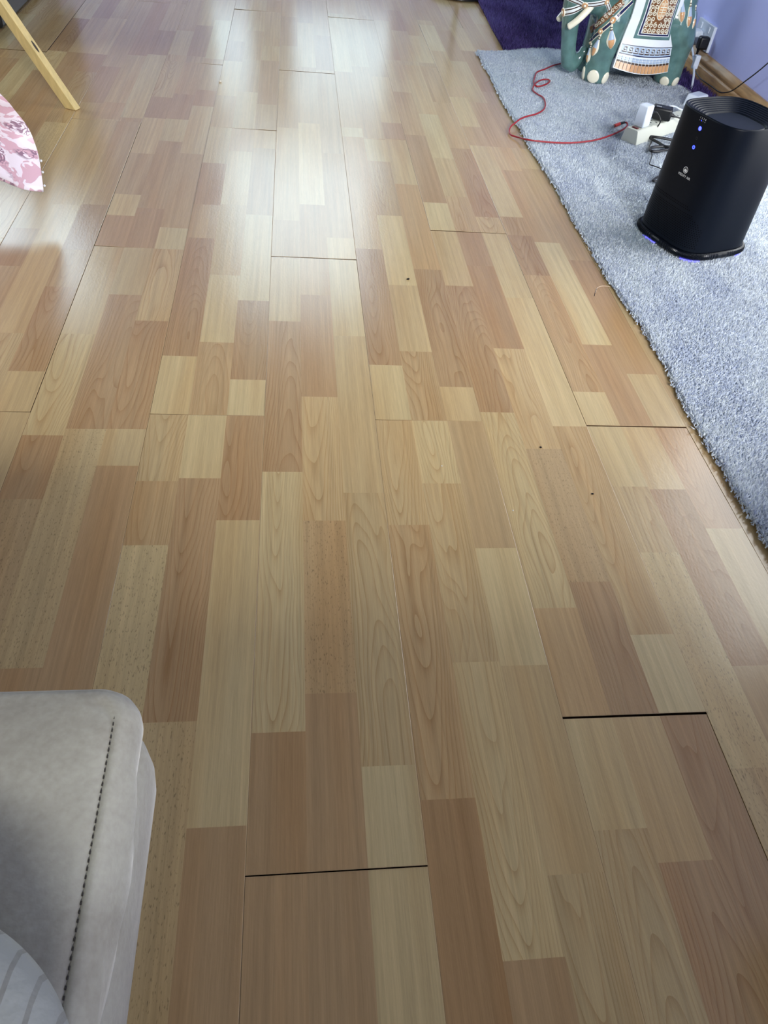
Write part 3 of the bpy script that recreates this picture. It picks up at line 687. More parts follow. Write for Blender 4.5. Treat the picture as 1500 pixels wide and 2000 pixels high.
# cushion lying on the footrest
def stripe_mat():
    m, t, b = nt('ribbed_grey_cloth'); L = t.links.new; tc = N(t, 'ShaderNodeTexCoord'); s = N(t, 'ShaderNodeSeparateXYZ'); L(tc.outputs['Object'], s.inputs[0])
    a = N(t, 'ShaderNodeMath', operation='MULTIPLY'); L(s.outputs[0], a.inputs[0]); a.inputs[1].default_value = 1/.0105
    f = N(t, 'ShaderNodeMath', operation='FRACT'); L(a.outputs[0], f.inputs[0])
    c = N(t, 'ShaderNodeMath', operation='COMPARE'); L(f.outputs[0], c.inputs[0]); c.inputs[1].default_value = .5; c.inputs[2].default_value = .09
    n = N(t, 'ShaderNodeTexNoise', i={'Scale': 130.0, 'Detail': 3.0}); L(tc.outputs['Object'], n.inputs['Vector'])
    mu = N(t, 'ShaderNodeMath', operation='MULTIPLY'); L(c.outputs[0], mu.inputs[0]); L(n.outputs[0], mu.inputs[1])
    r = N(t, 'ShaderNodeValToRGB'); L(mu.outputs[0], r.inputs[0]); r.color_ramp.elements[0].color = srgb(140, 142, 137); r.color_ramp.elements[1].color = srgb(112, 110, 104); r.color_ramp.elements[1].position = .8
    L(r.outputs[0], b.inputs['Base Color']); b.inputs['Roughness'].default_value = .9
    u = N(t, 'ShaderNodeBump', i={'Strength': .4, 'Distance': .002}); L(n.outputs[0], u.inputs['Height']); L(u.outputs[0], b.inputs['Normal']); return m
M['stripe'] = stripe_mat()
cu = empty('cushion', (-.232, -.022, TOP+.0105), 0); tag(cu, 'striped grey cushion lying on the velvet footrest, at its near corner', 'cushion')
def cring(k, z): return [(x*k*.160/.160, y*k*.142/.160, z) for x, y in sup(.160, 2.7, 180)]
rg = []
for i in range(17):
    a = -pi/2+pi*i/16; rg.append(cring(max(.02, cos(a))**.55, .034+.034*sin(a)*(1 if i else 1)))
MB().loft(rg, 0, True, True).build('cover', M['stripe'], cu, smooth=True, angle=80)
# ------------------------------------------------------------------ ceramic elephant
EA = radians(9); EO = Vector((1.114, 3.054, .0135))
ele = empty('elephant_statue', EO, EA)
tag(ele, 'green glazed ceramic elephant with painted saddle cloth standing on the grey rug', 'elephant statue')
EM = Matrix.Translation(EO) @ Matrix.Rotation(EA, 4, 'Z'); EMI = EM.inverted()
mb = MB()
mb.ell((.135, 0, .245), (.195, .108, .122)); mb.ell((.028, 0, .255), (.080, .098, .10)); mb.ell((.252, 0, .235), (.092, .105, .125))
mb.ell((.02, 0, .30), (.08, .085, .08))
mb.ell((-.075, 0, .275), (.098, .078, .075)); mb.ell((-.07, 0, .325), (.085, .072, .07)); mb.ell((-.045, 0, .235), (.06, .058, .04))
def chain(pts, m=0, steps=7):
    for i in range(len(pts)-1):
        a, b = pts[i], pts[i+1]
        for j in range(steps):
            t = j/steps; r = a[3]+(b[3]-a[3])*t
            mb.ell((a[0]+(b[0]-a[0])*t, a[1]+(b[1]-a[1])*t, a[2]+(b[2]-a[2])*t), (r, r, r), 14, 8)
    e = pts[-1]; mb.ell(e[:3], (e[3],)*3, 14, 8)
chain([(-.122, 0, .262, .050), (-.128, 0, .215, .040), (-.126, 0, .16, .032), (-.112, 0, .09, .028), (-.099, 0, .045, .029), (-.082, 0, .032, .024), (-.062, 0, .046, .019), (-.050, 0, .070, .0185), (-.047, 0, .082, .018)])
chain([(.005, -.055, .20, .060), (.0, -.057, .12, .052), (-.004, -.058, .07, .047), (-.006, -.058, .04, .049), (-.006, -.058, .026, .050)])
chain([(.03, .05, .20, .056), (.025, .055, .12, .048), (.02, .056, .06, .045), (.018, .056, .03, .049)])
chain([(.262, -.045, .20, .078), (.292, -.052, .14, .066), (.297, -.056, .08, .052), (.298, -.057, .045, .050), (.298, -.057, .026, .052)])
chain([(.265, .045, .20, .078), (.27, .055, .12, .058), (.265, .057, .05, .05), (.264, .057, .028, .051)])
chain([(.318, .02, .27, .026), (.328, .03, .20, .013), (.322, .035, .12, .010)])
mb.ell((.14, 0, .385), (.13, .10, .03))
b = mb.build('body', M['teal'], None)
rm = b.modifiers.new('remesh', 'REMESH'); rm.mode = 'VOXEL'; rm.voxel_size = .0055
smo = b.modifiers.new('smooth', 'SMOOTH'); smo.factor = .5; smo.iterations = 9
bpy.context.view_layer.update()
me = bpy.data.meshes.new_from_object(b.evaluated_get(bpy.context.evaluated_depsgraph_get()))
for v in me.vertices:
    if v.co.z < .001: v.co.z = .001
me.polygons.foreach_set('use_smooth', [True]*len(me.polygons))
old = b.data; b.modifiers.clear(); b.data = me; bpy.data.meshes.remove(old); me.materials.clear(); me.materials.append(M['teal']); b.parent = ele
BV = BVHTree.FromPolygons([v.co.copy() for v in me.vertices], [tuple(p.vertices) for p in me.polygons])
CO = EMI @ CAM_LOC
def hit(px, py, bv=None):
    d = EMI.to_3x3() @ px_dir(px, py); h = (bv or BV).ray_cast(CO, d)
    if h[0] is None: return None
    return h[0], h[1]
def hits(pts, k=6):
    """line on the glazed surface, found by sighting along the photographed line"""
    out = []
    for i in range(len(pts)-1):
        for j in range(k):
            t = j/k; q = hit(pts[i][0]+(pts[i+1][0]-pts[i][0])*t, pts[i][1]+(pts[i+1][1]-pts[i][1])*t)
            if q: out.append(q)
    q = hit(*pts[-1])
    if q: out.append(q)
    return out
def ribbon(name, P, wd, off, mat, parent=ele, th=.0012):
    if len(P) < 2: return None
    V = []; n = len(P)
    for i in range(n):
        p, nn = P[i]; t = (P[min(i+1, n-1)][0]-P[max(i-1, 0)][0]); s = nn.cross(t)
        if s.length < 1e-7: s = Vector((0, 0, 1))
        s.normalize(); V.append([p+s*wd/2+nn*(off-th), p+s*wd*.42+nn*off, p-s*wd*.42+nn*off, p-s*wd/2+nn*(off-th)])
    return MB().loft(V, 0, True, True).build(name, mat, parent, smooth=True)
def smoothp(pts, k=5): return [(v.x, v.y) for v in catmull([(x, y, 0) for x, y in pts], k)]
def rosette(px, py, r):
    q = hit(px, py)
    if not q: return
    p, n = q; a = n.cross(Vector((0, 0, 1))).normalized(); u = n.cross(a)
    def rg(rad, o, lob=0): return [p+a*(rad*(1+lob*cos(8*t))*cos(t))+u*(rad*(1+lob*cos(8*t))*sin(t))+n*o for t in [2*pi*i/32 for i in range(32)]]
    o = MB().loft([rg(r, -.003), rg(r, .0025, .04), rg(r*.8, .0045, .06), rg(r*.45, .0035)], 0, True, True).build('rosette', M['tan'], ele, smooth=True, angle=60)
    MB().loft([rg(r*.42, .003), rg(r*.36, .0062), rg(r*.1, .0072)], 0, True, True).build('rosette_centre', M['cream'], o, smooth=True, angle=60)
    MB().loft([rg(r*1.02, -.002), rg(r*1.12, .001), rg(r*1.02, .0028), rg(r*.95, .001)], 0).build('rosette_rim', M['cream'], o, smooth=True, angle=60)
def band(pts, wd, white='white_gl'):
    P = hits(smoothp(pts)) if len(pts) > 2 else hits(pts, 10)
    ribbon('headband', P, wd, .0012, M[white]); 
    if len(P) > 1:
        Q = []
        Q0 = Q
        for sgn in (.27, -.27):
            Q = []
            for i in range(len(P)):
                p, n = P[i]; t = P[min(i+1, len(P)-1)][0]-P[max(i-1, 0)][0]; s = n.cross(t); s.normalize(); Q.append((p+s*wd*sgn, n))
            ribbon('headband_line', Q, wd*.17, .0020, M['dkbrown'])
band([(1103, 24), (1118, 21), (1130, 16), (1142, 10)], .023); band([(1142, 10), (1160, 9), (1172, 7), (1185, 4)], .021)
band([(1142, 10), (1132, 5), (1120, 0), (1108, -6)], .019); band([(1185, 4), (1189, 14), (1191, 22), (1190, 30)], .015)
rosette(1100.5, 24, .013); rosette(1142.5, 10, .011); rosette(1185, 3, .009)
# tusks
def tusk(y):
    s = -1 if y < 0 else 1
    pts = catmull([(-.082, y*.80, .236), (-.103, y*.95, .216), (-.128, y*.95, .190), (-.149, y*.82, .170), (-.156, y*.76, .164)], 6)
    n = len(pts); rad = [.0125*(1-.15*i/n) if i < n-5 else .0125*.85*sqrt(max(.03, 1-((i-(n-5))/4.2)**2)) for i in range(n)]
    MB().tube(pts, rad, 14).build('tusk', M['cream'], ele, smooth=True)
tusk(-.058); tusk(.058)
# chest collar: navy belt with cream edges and a scrolled brown plate above it
cl = [(1235, 3), (1222, 16), (1210, 28), (1198, 40), (1186, 51), (1174, 61), (1163, 70), (1154, 80)]
P = hits(smoothp(cl)); ribbon('collar', P, .0150, .0016, M['cream'])
ribbon('collar_belt', P, .0090, .0028, M['navy'])
cp = [(1224, 8), (1210, 20), (1198, 32), (1184, 44), (1172, 54), (1160, 64)]
P = hits([(x-7, y-5) for x, y in cp], 8); ribbon('collar_plate', P, .022, .0012, M['brown'])
for t in range(9):
    a = cp[min(t//2+0, 5)]; b2 = cp[min(t//2+1, 5)]; cx, cy = ((a[0]+b2[0])/2, (a[1]+b2[1])/2) if t % 2 else a
    sp = [(cx-7+(.8+.45*q)*cos(q*1.05+t), cy-5+(.8+.40*q)*sin(q*1.05+t)) for q in range(9)]
    ribbon('scroll', hits(sp, 2), .0016, .0026, M['cream'])
rosette(1197, 39.5, .010); rosette(1173.5, 61, .009); rosette(1154, 84, .006)
# feather shaped tassels
def tassel(a, b, wpx, dark=True):
    qa, qb = hit(*a), hit(*b)
    qm = hit((a[0]+b[0])/2, (a[1]+b[1])/2)
    if not qa or not qb: return
    n = ((qm or qa)[1]+qa[1]+qb[1]).normalized(); A, B = qa[0]+n*.002, qb[0]+n*.002
    ax = (B-A); L = ax.length; ax.normalize(); s = ax.cross(n).normalized(); n = s.cross(ax); wd = wpx/548
    prof_ = [(0, .22), (.08, .26), (.16, .22), (.22, .28), (.4, .62), (.58, .92), (.7, 1.0), (.82, .84), (.92, .48), (1.0, .06)]
    def shape(t0, t1, kw, off, mat, name, par, v=False):
        rg = []
        for i in range(13):
            t = t0+(t1-t0)*i/12
            for q in range(len(prof_)-1):
                if prof_[q][0] <= t <= prof_[q+1][0]:
                    f = (t-prof_[q][0])/(prof_[q+1][0]-prof_[q][0]); wv = prof_[q][1]+(prof_[q+1][1]-prof_[q][1])*f; break
            hw = wd/2*wv*kw; c = A+ax*(L*t); d = .006*wv
            rg.append([c+s*hw+n*(off-.004), c+s*hw*.75+n*(off+d*.55), c+n*(off+d), c-s*hw*.75+n*(off+d*.55), c-s*hw+n*(off-.004)])
        return MB().loft(rg, 0, True, True).build(name, mat, par, smooth=True, angle=80)
    o = shape(0, 1, 1.0, 0, M['cream'], 'tassel', ele)
    shape(.24, .62, .82, .0010, M['blgrey'], 'tassel_band', o); shape(.60, .95, .78, .0012, M['tan'], 'tassel_feather', o)
    for t in (.10, .20): shape(t, t+.035, 1.08, .0010, M['dkbrown'], 'tassel_ring', o)
tassel((1195, 47), (1192.5, 96), 20); tassel((1174, 66), (1157, 110), 15); tassel((1156, 84), (1147, 123), 14); tassel((1148, 53), (1137, 88), 11)
tassel((1334, -8), (1330.5, 45), 15); tassel((1350, 0), (1343, 54), 15); tassel((1359, 10), (1352, 56), 9)
# toe nails
def nail(px, py, wpx, hpx):
    q = hit(px, py)
    if not q: return
    p, n = q; n = Vector((n.x, n.y, min(n.z, .25))).normalized(); s = n.cross(Vector((0, 0, 1))).normalized(); u = s.cross(n)
    mbn = MB(); mbn.ell((0, 0, 0), (wpx/1096, .006, hpx/1040), 18, 12)
    mbn.v = [tuple(p+s*x+u*z*(1.0 if z > 0 else .8)+n*(-y-.001)) for x, y, z in mbn.v]
    mbn.build('toenail', M['cream'], ele, smooth=True)
nail(1139, 144, 15, 26); nail(1158, 151, 24, 26); nail(1182, 154, 19, 24)
nail(1297, 160, 20, 20); nail(1319, 161, 18, 20)
# saddle cloth: a sheet over the back, hanging near to the ground on both sides
ZB, ZT = .050, .372
def cloth_pt(u, v, off=0.0, side=-1):
    """u 0..1 from front to rear, v 0..1 from hem to spine"""
    s = v*.40
    if s < .23: z = ZB+s; y = .1255-.012*sin(s/.23*pi)-.004*s/.23; ny, nz = 1, -.04
    else:
        a = (s-.23)/.17*pi/2; z = ZB+.23+.098*sin(a); y = .1215*cos(a); ny, nz = cos(a), sin(a)
    k = min(1, s/.16); xl = .026+.024*k-.016*max(0, (s-.19)/.2); xr = .257-.018*k-.012*max(0, (s-.12)/.2)
    x = xl+(xr-xl)*u
    bow = 1-.10*(2*u-1)**2
    z2 = z-.012*sin(u*pi)*(1-min(1, s/.1)) + .010*(1-u)*(1-min(1, s/.2))
    l = sqrt(ny*ny+nz*nz)
    return Vector((x, side*(y*bow+off*ny/l), z2+off*nz/l))
NU, NV = 24, 40
for side in (-1, 1):
    mb = MB(); rows = []
    for i in range(NV+1): rows.append([cloth_pt(j/NU, i/NV, 0, side) for j in range(NU+1)])
    for i in range(NV, -1, -1): rows.append([cloth_pt(j/NU, i/NV, -.006, side) for j in range(NU+1)])
    mb.loft(rows, 0, False, False, closed=False)
    for j in (0, NU):   # close the two side edges
        vs = [cloth_pt(j/NU, i/NV, o, side) for i in range(NV+1) for o in (0, -.006)]
        mb.add(vs, [(2*i, 2*i+1, 2*i+3, 2*i+2) for i in range(NV)])
    if side == 1:
        mb.build('saddle_cloth', M['white_gl'], ele, smooth=True); continue
    sad = mb.build('saddle_cloth', M['white_gl'], ele, smooth=True)
def uv_from_z(z): return (z-ZB)/.40
def patch(name, u0, u1, z0, z1, off, mat, par, nu=8, nv=10, skew=0):
    rows = [[cloth_pt(u0+(u1-u0)*j/nu, uv_from_z(z0+(z1-z0)*i/nv), off) for j in range(nu+1)] for i in range(nv+1)]
    edge = [[cloth_pt(u0+(u1-u0)*j/nu, uv_from_z(z0+(z1-z0)*i/nv), -.001) for j in range(nu+1)] for i in range(nv+1)]
    m_ = MB(); m_.loft(rows, 0, False, False, closed=False)
    m_.loft([rows[0], edge[0]], 0, closed=False); m_.loft([rows[-1], edge[-1]], 0, closed=False)
    m_.loft([[r[0] for r in rows], [r[0] for r in edge]], 0, closed=False); m_.loft([[r[-1] for r in rows], [r[-1] for r in edge]], 0, closed=False)
    return m_.build(name, mat, par, smooth=True, angle=40)
def line(name, uz, wd, off, mat, par):
    P = []
    for u, z in uz:
        c = cloth_pt(u, uv_from_z(z)); c1 = cloth_pt(u+.01, uv_from_z(z)); c2 = cloth_pt(u, uv_from_z(z)+.01); P.append((c, -(c1-c).cross(c2-c).normalized() if (c1-c).cross(c2-c).y > 0 else (c1-c).cross(c2-c).normalized()))
    return ribbon(name, P, wd, off, mat, par, th=.0016)
patch('green_border', .175, .90, .150, .345, .0012, M['teal'], sad); patch('white_fillet', .225, .862, .160, .345, .0020, M['white_gl'], sad)
patch('navy_border', .24, .85, .1625, .345, .0026, M['navy'], sad); patch('inner_fillet', .272, .825, .1675, .345, .0032, M['white_gl'], sad)
pan = patch('scroll_panel', .285, .815, .170, .345, .0038, M['brown'], sad)
def spiral(u, z, r, a0, turns, sgn):
    n = 16; pts = []
    for i in range(n+1):
        t = i/n; q = r*(.18+.82*t); a = a0+sgn*turns*2*pi*(1-t)
        pts.append((u+q*cos(a)/.205, z+q*sin(a)))
    return pts
for rz, zz in enumerate((.178, .196, .214, .233, .252, .271, .290, .309, .328)):
    for cu_ in range(6):
        u = .33+.088*cu_
        if abs((u-.55)*.205)**2/.023**2+(zz-.246)**2/.036**2 < 1: continue
        sg = 1 if (cu_ < 3) else -1
        line('scroll', spiral(u, zz, .0092, (pi/2 if rz % 2 else -pi/2), 1.35, sg if rz % 2 else -sg), .0030, .0054, M['cream'], pan)
# medallion with a long-life emblem
def medal(r1, r2, off, mat, name, par, n=36):
    c = [cloth_pt(.55+r1*cos(2*pi*i/n)/.205, uv_from_z(.246+r2*sin(2*pi*i/n)), off) for i in range(n)]; e = [cloth_pt(.55+r1*1.04*cos(2*pi*i/n)/.205, uv_from_z(.246+r2*1.04*sin(2*pi*i/n)), .003) for i in range(n)]
    return MB().loft([e, c], 0, False, True).build(name, mat, par)
md = medal(.0205, .0335, .0055, M['cream'], 'medallion', pan); medal(.0180, .0305, .0062, M['tan'], 'medallion_face', md)
for k, (du, dz) in enumerate(((.012, -.0), (.013, .008), (.013, -.008))):
    line('emblem', [(.55-du/.205, .246+dz), (.55, .246+dz), (.55+du/.205, .246+dz)], .0030, .0075, M['cream'], md)
for sx in (-1, 1):
    line('emblem', [(.55+sx*.005/.205, .246+.014), (.55+sx*.005/.205, .246+.0205), (.55+sx*.010/.205, .246+.0205), (.55+sx*.010/.205, .246+.014)], .0026, .0075, M['cream'], md)
    line('emblem', [(.55+sx*.005/.205, .246-.014), (.55+sx*.005/.205, .246-.0205), (.55+sx*.010/.205, .246-.0205), (.55+sx*.010/.205, .246-.014)], .0026, .0075, M['cream'], md)
line('emblem', [(.55, .246+.027), (.55, .246), (.55, .246-.027)], .0026, .0072, M['cream'], md)
# key border and fringe
patch('key_band', .03, .985, .1015, .126, .0010, M['blgrey'], sad, 16, 3)
line('key_line', [(.02+.97*i/20, .128) for i in range(21)], .0022, .0024, M['navy'], sad); line('key_line', [(.02+.97*i/20, .100) for i in range(21)], .0034, .0026, M['navy'], sad)
for i in range(9):
    u0 = .05+.104*i; w_ = .085
    pts = [(u0, .107), (u0+w_*.95, .107), (u0+w_*.95, .121), (u0+w_*.35, .121), (u0+w_*.35, .113), (u0+w_*.65, .113)]
    dn = []
    for a, b2 in zip(pts, pts[1:]):
        for j in range(4): dn.append((a[0]+(b2[0]-a[0])*j/4, a[1]+(b2[1]-a[1])*j/4))
    dn.append(pts[-1]); line('key', dn, .0032, .0028, M['white_gl'] if i % 1 else M['dkbrown'], sad)
    line('key_edge', [(a, b2+.0026) for a, b2 in dn], .0018, .0030, M['white_gl'], sad)
NF = 15
for i in range(NF):
    u0 = .01+.98*i/NF; u1 = .01+.98*(i+1)/NF
    patch('fringe', u0+.007, u1-.007, .0535, .0745, .0042, M['tan'], sad, 2, 3); patch('fringe_knot', u0+.008, u1-.008, .0755, .0795, .0036, M['dkbrown'], sad, 2, 1)
    patch('fringe_bead', u0+.008, u1-.008, .0815, .0865, .0030, M['blgrey'], sad, 2, 1); patch('fringe_bead', u0+.008, u1-.008, .0885, .0935, .0030, M['blgrey'], sad, 2, 1)
# ears and seat board (above the frame)
for s in (-1, 1):
    mb = MB(); mb.ell((0, 0, 0), (.062, .012, .078), 20, 12); mb.v = [(x+.005+.2*z*0, s*(.088+y+abs(x)*.15), z+.338) for x, y, z in mb.v]
    mb.build('ear', M['teal'], ele, smooth=True)
    MB().ell((-.118, s*.055, .325), (.008, .006, .008), 12, 8).build('eye', M['cream'], ele, smooth=True)
mb = MB(); mb.loft([[(.14+x*k, y*.8*k, z) for x, y in sup(.13, 3.5, 64)] for k, z in ((.96, .395), (1, .40), (1, .417), (.97, .422))], 0, True, True); mb.build('seat_top', M['white_gl'], ele, smooth=True, angle=40)

# ------------------------------------------------------------------ sockets, plugs and cords by the wall
outlet = empty('wall_socket', (XR, 3.219, .140)); tag(outlet, 'white double wall socket on the purple wall above the skirting board', 'wall socket')
mb = MB().box((-.006, 0, 0), (.012, .150, .086)); mb.build('plate', M['whitepl'], outlet, bevel=.002)
for dy in (-.037, .037):
    o = MB().box((-.0135, dy, .024), (.004, .013, .020)).build('switch', M['whitepl'], outlet, bevel=.001)
    MB().box((-.0122, dy-.006, -.002), (.0012, .0085, .003)).box((-.0122, dy+.012, -.012), (.0012, .003, .008)).box((-.0122, dy-.012, -.012), (.0012, .003, .008)).build('pin_slot', M['slot'], outlet)
def at_wall(px, py, X):
    d = px_dir(px, py); t = X/d.x; return CAM_LOC+d*t
def at_z(px, py, z):
    d = px_dir(px, py); t = (z-CAM_H)/d.z; return CAM_LOC+d*t
pl = empty('black_adaptor', (XR-.0125, 3.152, .128)); tag(pl, 'small black plug adaptor in the nearer outlet of the wall socket', 'adaptor')
mb = MB().box((-.021, 0, 0), (.040, .031, .044)); mb.build('body', M['black'], pl, bevel=.008, bseg=3)
MB().tube([(-.03, 0, -.022), (-.03, 0, -.040)], [.006, .0035], 10).build('strain_relief', M['black'], pl, smooth=True)
wp = empty('white_plug', (XR-.0125, 3.236, .128)); tag(wp, 'white three-pin plug in the farther outlet of the wall socket', 'plug')
mb = MB().box((-.018, 0, 0), (.036, .048, .050)); mb.build('body', M['whitepl'], wp, bevel=.009, bseg=3)
MB().tube([(-.022, 0, -.022), (-.026, .004, -.042)], [.006, .004], 10).build('cord_grip', M['whitepl'], wp, smooth=True)
def cord(name, pts, r, mat, label, k=8, n=8, cat='cord'):
    o = MB().tube(catmull(pts, k), r, n).build(name, mat, None, smooth=True); return tag(o, label, cat)
# black lead from the adaptor, down over the skirting and up towards the right edge
X1 = XR-.043
bl = [(XR-.0425, 3.152, .086), (XR-.035, 3.155, .068), at_wall(1357.5, 136, XR-.032), at_wall(1366, 151, XR-.030), at_wall(1378, 161, XR-.030), at_wall(1390, 169, XR-.030), at_wall(1402, 178, XR-.030), at_wall(1413, 181, XR-.032), at_wall(1430, 177, XR-.040), at_wall(1455, 159, XR-.044), at_wall(1480, 140, XR-.044), at_wall(1500, 123, XR-.044), at_wall(1550, 78, XR-.03)]
cord('black_lead', bl, .0022, M['black'], 'thin black lead sagging over the wooden skirting below the wall socket')
# white cord with an inline block
wc_root = empty('extension_cord', (0, 0, 0)); tag(wc_root, 'white cord with a small inline block hanging beside the elephant, below the wall socket', 'cord')
wpts = [(XR-.0385, 3.240, .084), at_wall(1349, 83, 1.545), at_wall(1353, 100, 1.535), at_wall(1355, 118, 1.53), at_wall(1355.5, 140, 1.52), at_wall(1353, 160, 1.51), at_wall(1348.5, 178, 1.50)]
MB().tube(catmull(wpts, 8), .0042, 8).build('lead', M['whitepl'], wc_root, smooth=True)
q = at_wall(1359.5, 121, 1.53); MB().box((q.x, q.y, q.z), (.020, .020, .046)).build('inline_block', M['whitepl'], wc_root, bevel=.003)
# white block lying behind the purifier
q = at_z(1362, 190, .04)
wb = empty('white_adaptor', (q.x, q.y, .0)); tag(wb, 'white mains adaptor standing on the floor behind the black purifier', 'adaptor'); wb.rotation_euler = (0, 0, radians(35))
MB().box((0, 0, .026), (.085, .055, .051), taper=.82).build('body', M['whitepl'], wb, bevel=.006, bseg=3)

# ------------------------------------------------------------------ power strip and what is plugged into it
ang = atan2(.142, .18); ux, uy = cos(ang), sin(ang)
SO = Vector((1.056, 2.385, RUG_Z-.004))
strip = empty('power_strip', SO, ang); tag(strip, 'ivory power strip with a red switch lying on the grey rug', 'power strip')
mb = MB(); Ls = .44
rg = [[(x, yy*wv, z) for x, yy in ((0, -1), (0, 1))] for z, wv in ((0, 1), (1, 1))]
prof2 = [(-.029, .0), (-.029, .006), (-.0225, .038), (-.019, .041), (.019, .041), (.0225, .038), (.029, .006), (.029, .0)]
def sec(x, k=1.0, top=1.0): return [(x, y*k, z*top) for y, z in prof2]
MB().loft([sec(-.004, .98), sec(0, 1), sec(Ls, 1), sec(Ls+.004, .98)], 0, True, True).build('housing', M['cream_pl'], strip, bevel=.001)
MB().box((.011, -.001, .0425), (.010, .020, .004)).build('switch', M['redsw'], strip, bevel=.001)
for i in range(6):
    x = .045+i*.066
    o = MB().box((x, 0, .0414), (.050, .034, .0012)).build('socket', M['cream_pl'], strip, bevel=.0004)
    MB().box((x-.010, 0, .0422), (.008, .003, .0006)).box((x+.010, -.009, .0422), (.003, .007, .0006)).box((x+.010, .009, .0422), (.003, .007, .0006)).build('pin_slot', M['slot'], o)
def on_strip(x, y, z): return SO+Vector((ux*x-uy*y, uy*x+ux*y, z))
ch = empty('white_charger', on_strip(.044, .0, .0426), ang); tag(ch, 'white charger block plugged upright into the near end of the power strip', 'charger')
MB().box((0, 0, .031), (.040, .036, .062), taper=.93).build('body', M['whitepl'], ch, bevel=.004, bseg=3)
MB().box((.0192, -.006, .036), (.0020, .013, .006)).build('usb_port', M['slot'], ch); MB().box((.0194, .006, .022), (.0012, .012, .010)).build('printed_mark', M['blgrey'], ch)
ba = empty('black_charger', on_strip(.150, .002, .0426), ang-radians(62)); tag(ba, 'black charger block plugged into the middle of the power strip', 'charger')
MB().box((.004, 0, .022), (.062, .044, .036)).build('body', M['black'], ba, bevel=.006, bseg=3)
MB().box((-.010, -.008, .0402), (.016, .008, .0006)).build('label', M['print_grey'], ba)
MB().tube([(.034, 0, .020), (.048, -.0, .018)], [.006, .003], 10).build('strain_relief', M['black'], ba, smooth=True)
bap = on_strip(.150, .002, .0426); c2, s2 = cos(ang-radians(62)), sin(ang-radians(62))
def on_ba(x, y, z): return bap+Vector((c2*x-s2*y, s2*x+c2*y, z))
e0 = on_ba(.047, 0, .018)
cord('charger_lead', [e0, e0+Vector((.03, -.012, -.004)), e0+Vector((.07, -.03, -.02)), e0+Vector((.11, -.09, -.055)), (1.36, 2.25, RUG_Z+.004), (1.34, 2.1, RUG_Z+.004), (1.25, 1.95, RUG_Z+.004)], .0024, M['black'], 'short black lead running from the black charger to behind the purifier')
# usb lead: plug in the charger, down to the rug, a tied coil, then on to the purifier
cb = empty('usb_cable', (0, 0, 0)); tag(cb, 'coiled black cable from the white charger to the left side of the purifier', 'cable')
chp = on_strip(.044, 0, .0426)
def on_ch(x, y, z): return chp+Vector((ux*x-uy*y, uy*x+ux*y, z))
MB().tube([on_ch(.020, -.006, .036), on_ch(.030, -.006, .036), on_ch(.042, -.007, .036)], [.0060, .0060, .0035], 10).build('usb_plug', M['black'], cb, smooth=True)
z = RUG_Z+.003
def g(px, py, dz=0): return at_z(px, py, z+dz)
MB().tube(catmull([on_ch(.042, -.007, .036), on_ch(.056, -.012, .032), on_ch(.060, -.030, .012), g(1278, 256, .012), g(1276, 267, .003), g(1272, 278), g(1268, 287), g(1271, 294)], 8), .0022, 8).build('lead', M['black'], cb, smooth=True)
MB().tube(catmull([g(1335, 285), g(1313, 274, .004), g(1290, 269, .008), g(1271, 267, .006), g(1272, 271, .003), g(1285, 278, .003), g(1300, 287, .004), g(1316, 290, .004), g(1335, 292)], 8), .0042, 8).build('coil', M['black'], cb, smooth=True)
MB().tube(catmull([g(1330, 288), g(1300, 286, .003), g(1285, 286.5, .003), g(1270, 289, .003), g(1272, 295, .003), g(1285, 295.5, .003), g(1300, 292.5, .003), g(1330, 291)], 8), .0042, 8).build('coil', M['black'], cb, smooth=True)
MB().tube(catmull([g(1272.5, 296), g(1273, 305), g(1270.5, 313), g(1269, 321), g(1280, 325), g(1295, 331), g(1310, 336)], 8), .0015, 8).build('thin_lead', M['black'], cb, smooth=True)
MB().tube(catmull([g(1298, 329), g(1297, 336), g(1293, 342), g(1282, 347), g(1275, 353), g(1283, 353.5), g(1291, 351), g(1304, 345)], 8), .0032, 8).build('lead_loop', M['black'], cb, smooth=True)
# white cord loop at the far end of the strip
cord('strip_cord', [at_z(1298, 220, .05), at_z(1301, 214, .058), at_z(1308, 208, .066), at_z(1318, 208, .066), at_z(1328, 213, .062), at_z(1340, 217, .05), (1.40, 2.60, .03)], .0026, M['whitepl'], 'white cord looping over the far end of the power strip beside the purifier')

# ------------------------------------------------------------------ red cable
red = empty('red_cable', (0, 0, 0)); tag(red, 'red braided cable winding over the grey rug onto the laminate', 'cable')
rp = [((1110, 120), 0), ((1096, 124), 0), ((1080, 128), 0), ((1064, 135), 0), ((1049, 141), 0), ((1044, 152), 0), ((1042.5, 163), 0), ((1049, 168.5), 0), ((1060, 167), 0), ((1071, 162), 0), ((1073.5, 157), 0), ((1066, 155), 0), ((1055, 157), 0), ((1046, 163), .004), ((1041, 171), .001), ((1041, 177), 0), ((1050, 184), 0), ((1060, 190), 0), ((1064.5, 199), 0), ((1064, 210), 0), ((1058, 217), 0), ((1046, 223), 0), ((1030, 227), 0), ((1017, 232), 0), ((1006, 240), -.003), ((997, 248), -.010), ((994.5, 257), -.0145), ((999, 264), -.0145), ((1012, 268), -.012), ((1027, 272), -.002), ((1045, 275), 0), ((1070, 277.5), 0), ((1100, 279), 0), ((1130, 278), 0), ((1160, 274), 0), ((1185, 267), 0), ((1205, 259), 0), ((1218, 252), .002), ((1225, 245), .006), ((1224, 240), .008), ((1218, 239), .008)]
pts = [at_z(a, b, RUG_Z+.0015+dz) for (a, b), dz in rp]
MB().tube(catmull(pts, 6), .0026, 8).build('lead', M['red'], red, smooth=True)
a = at_z(1220, 239, RUG_Z+.010); b = at_z(1210, 242, RUG_Z+.009); c = at_z(1200, 246, RUG_Z+.008)
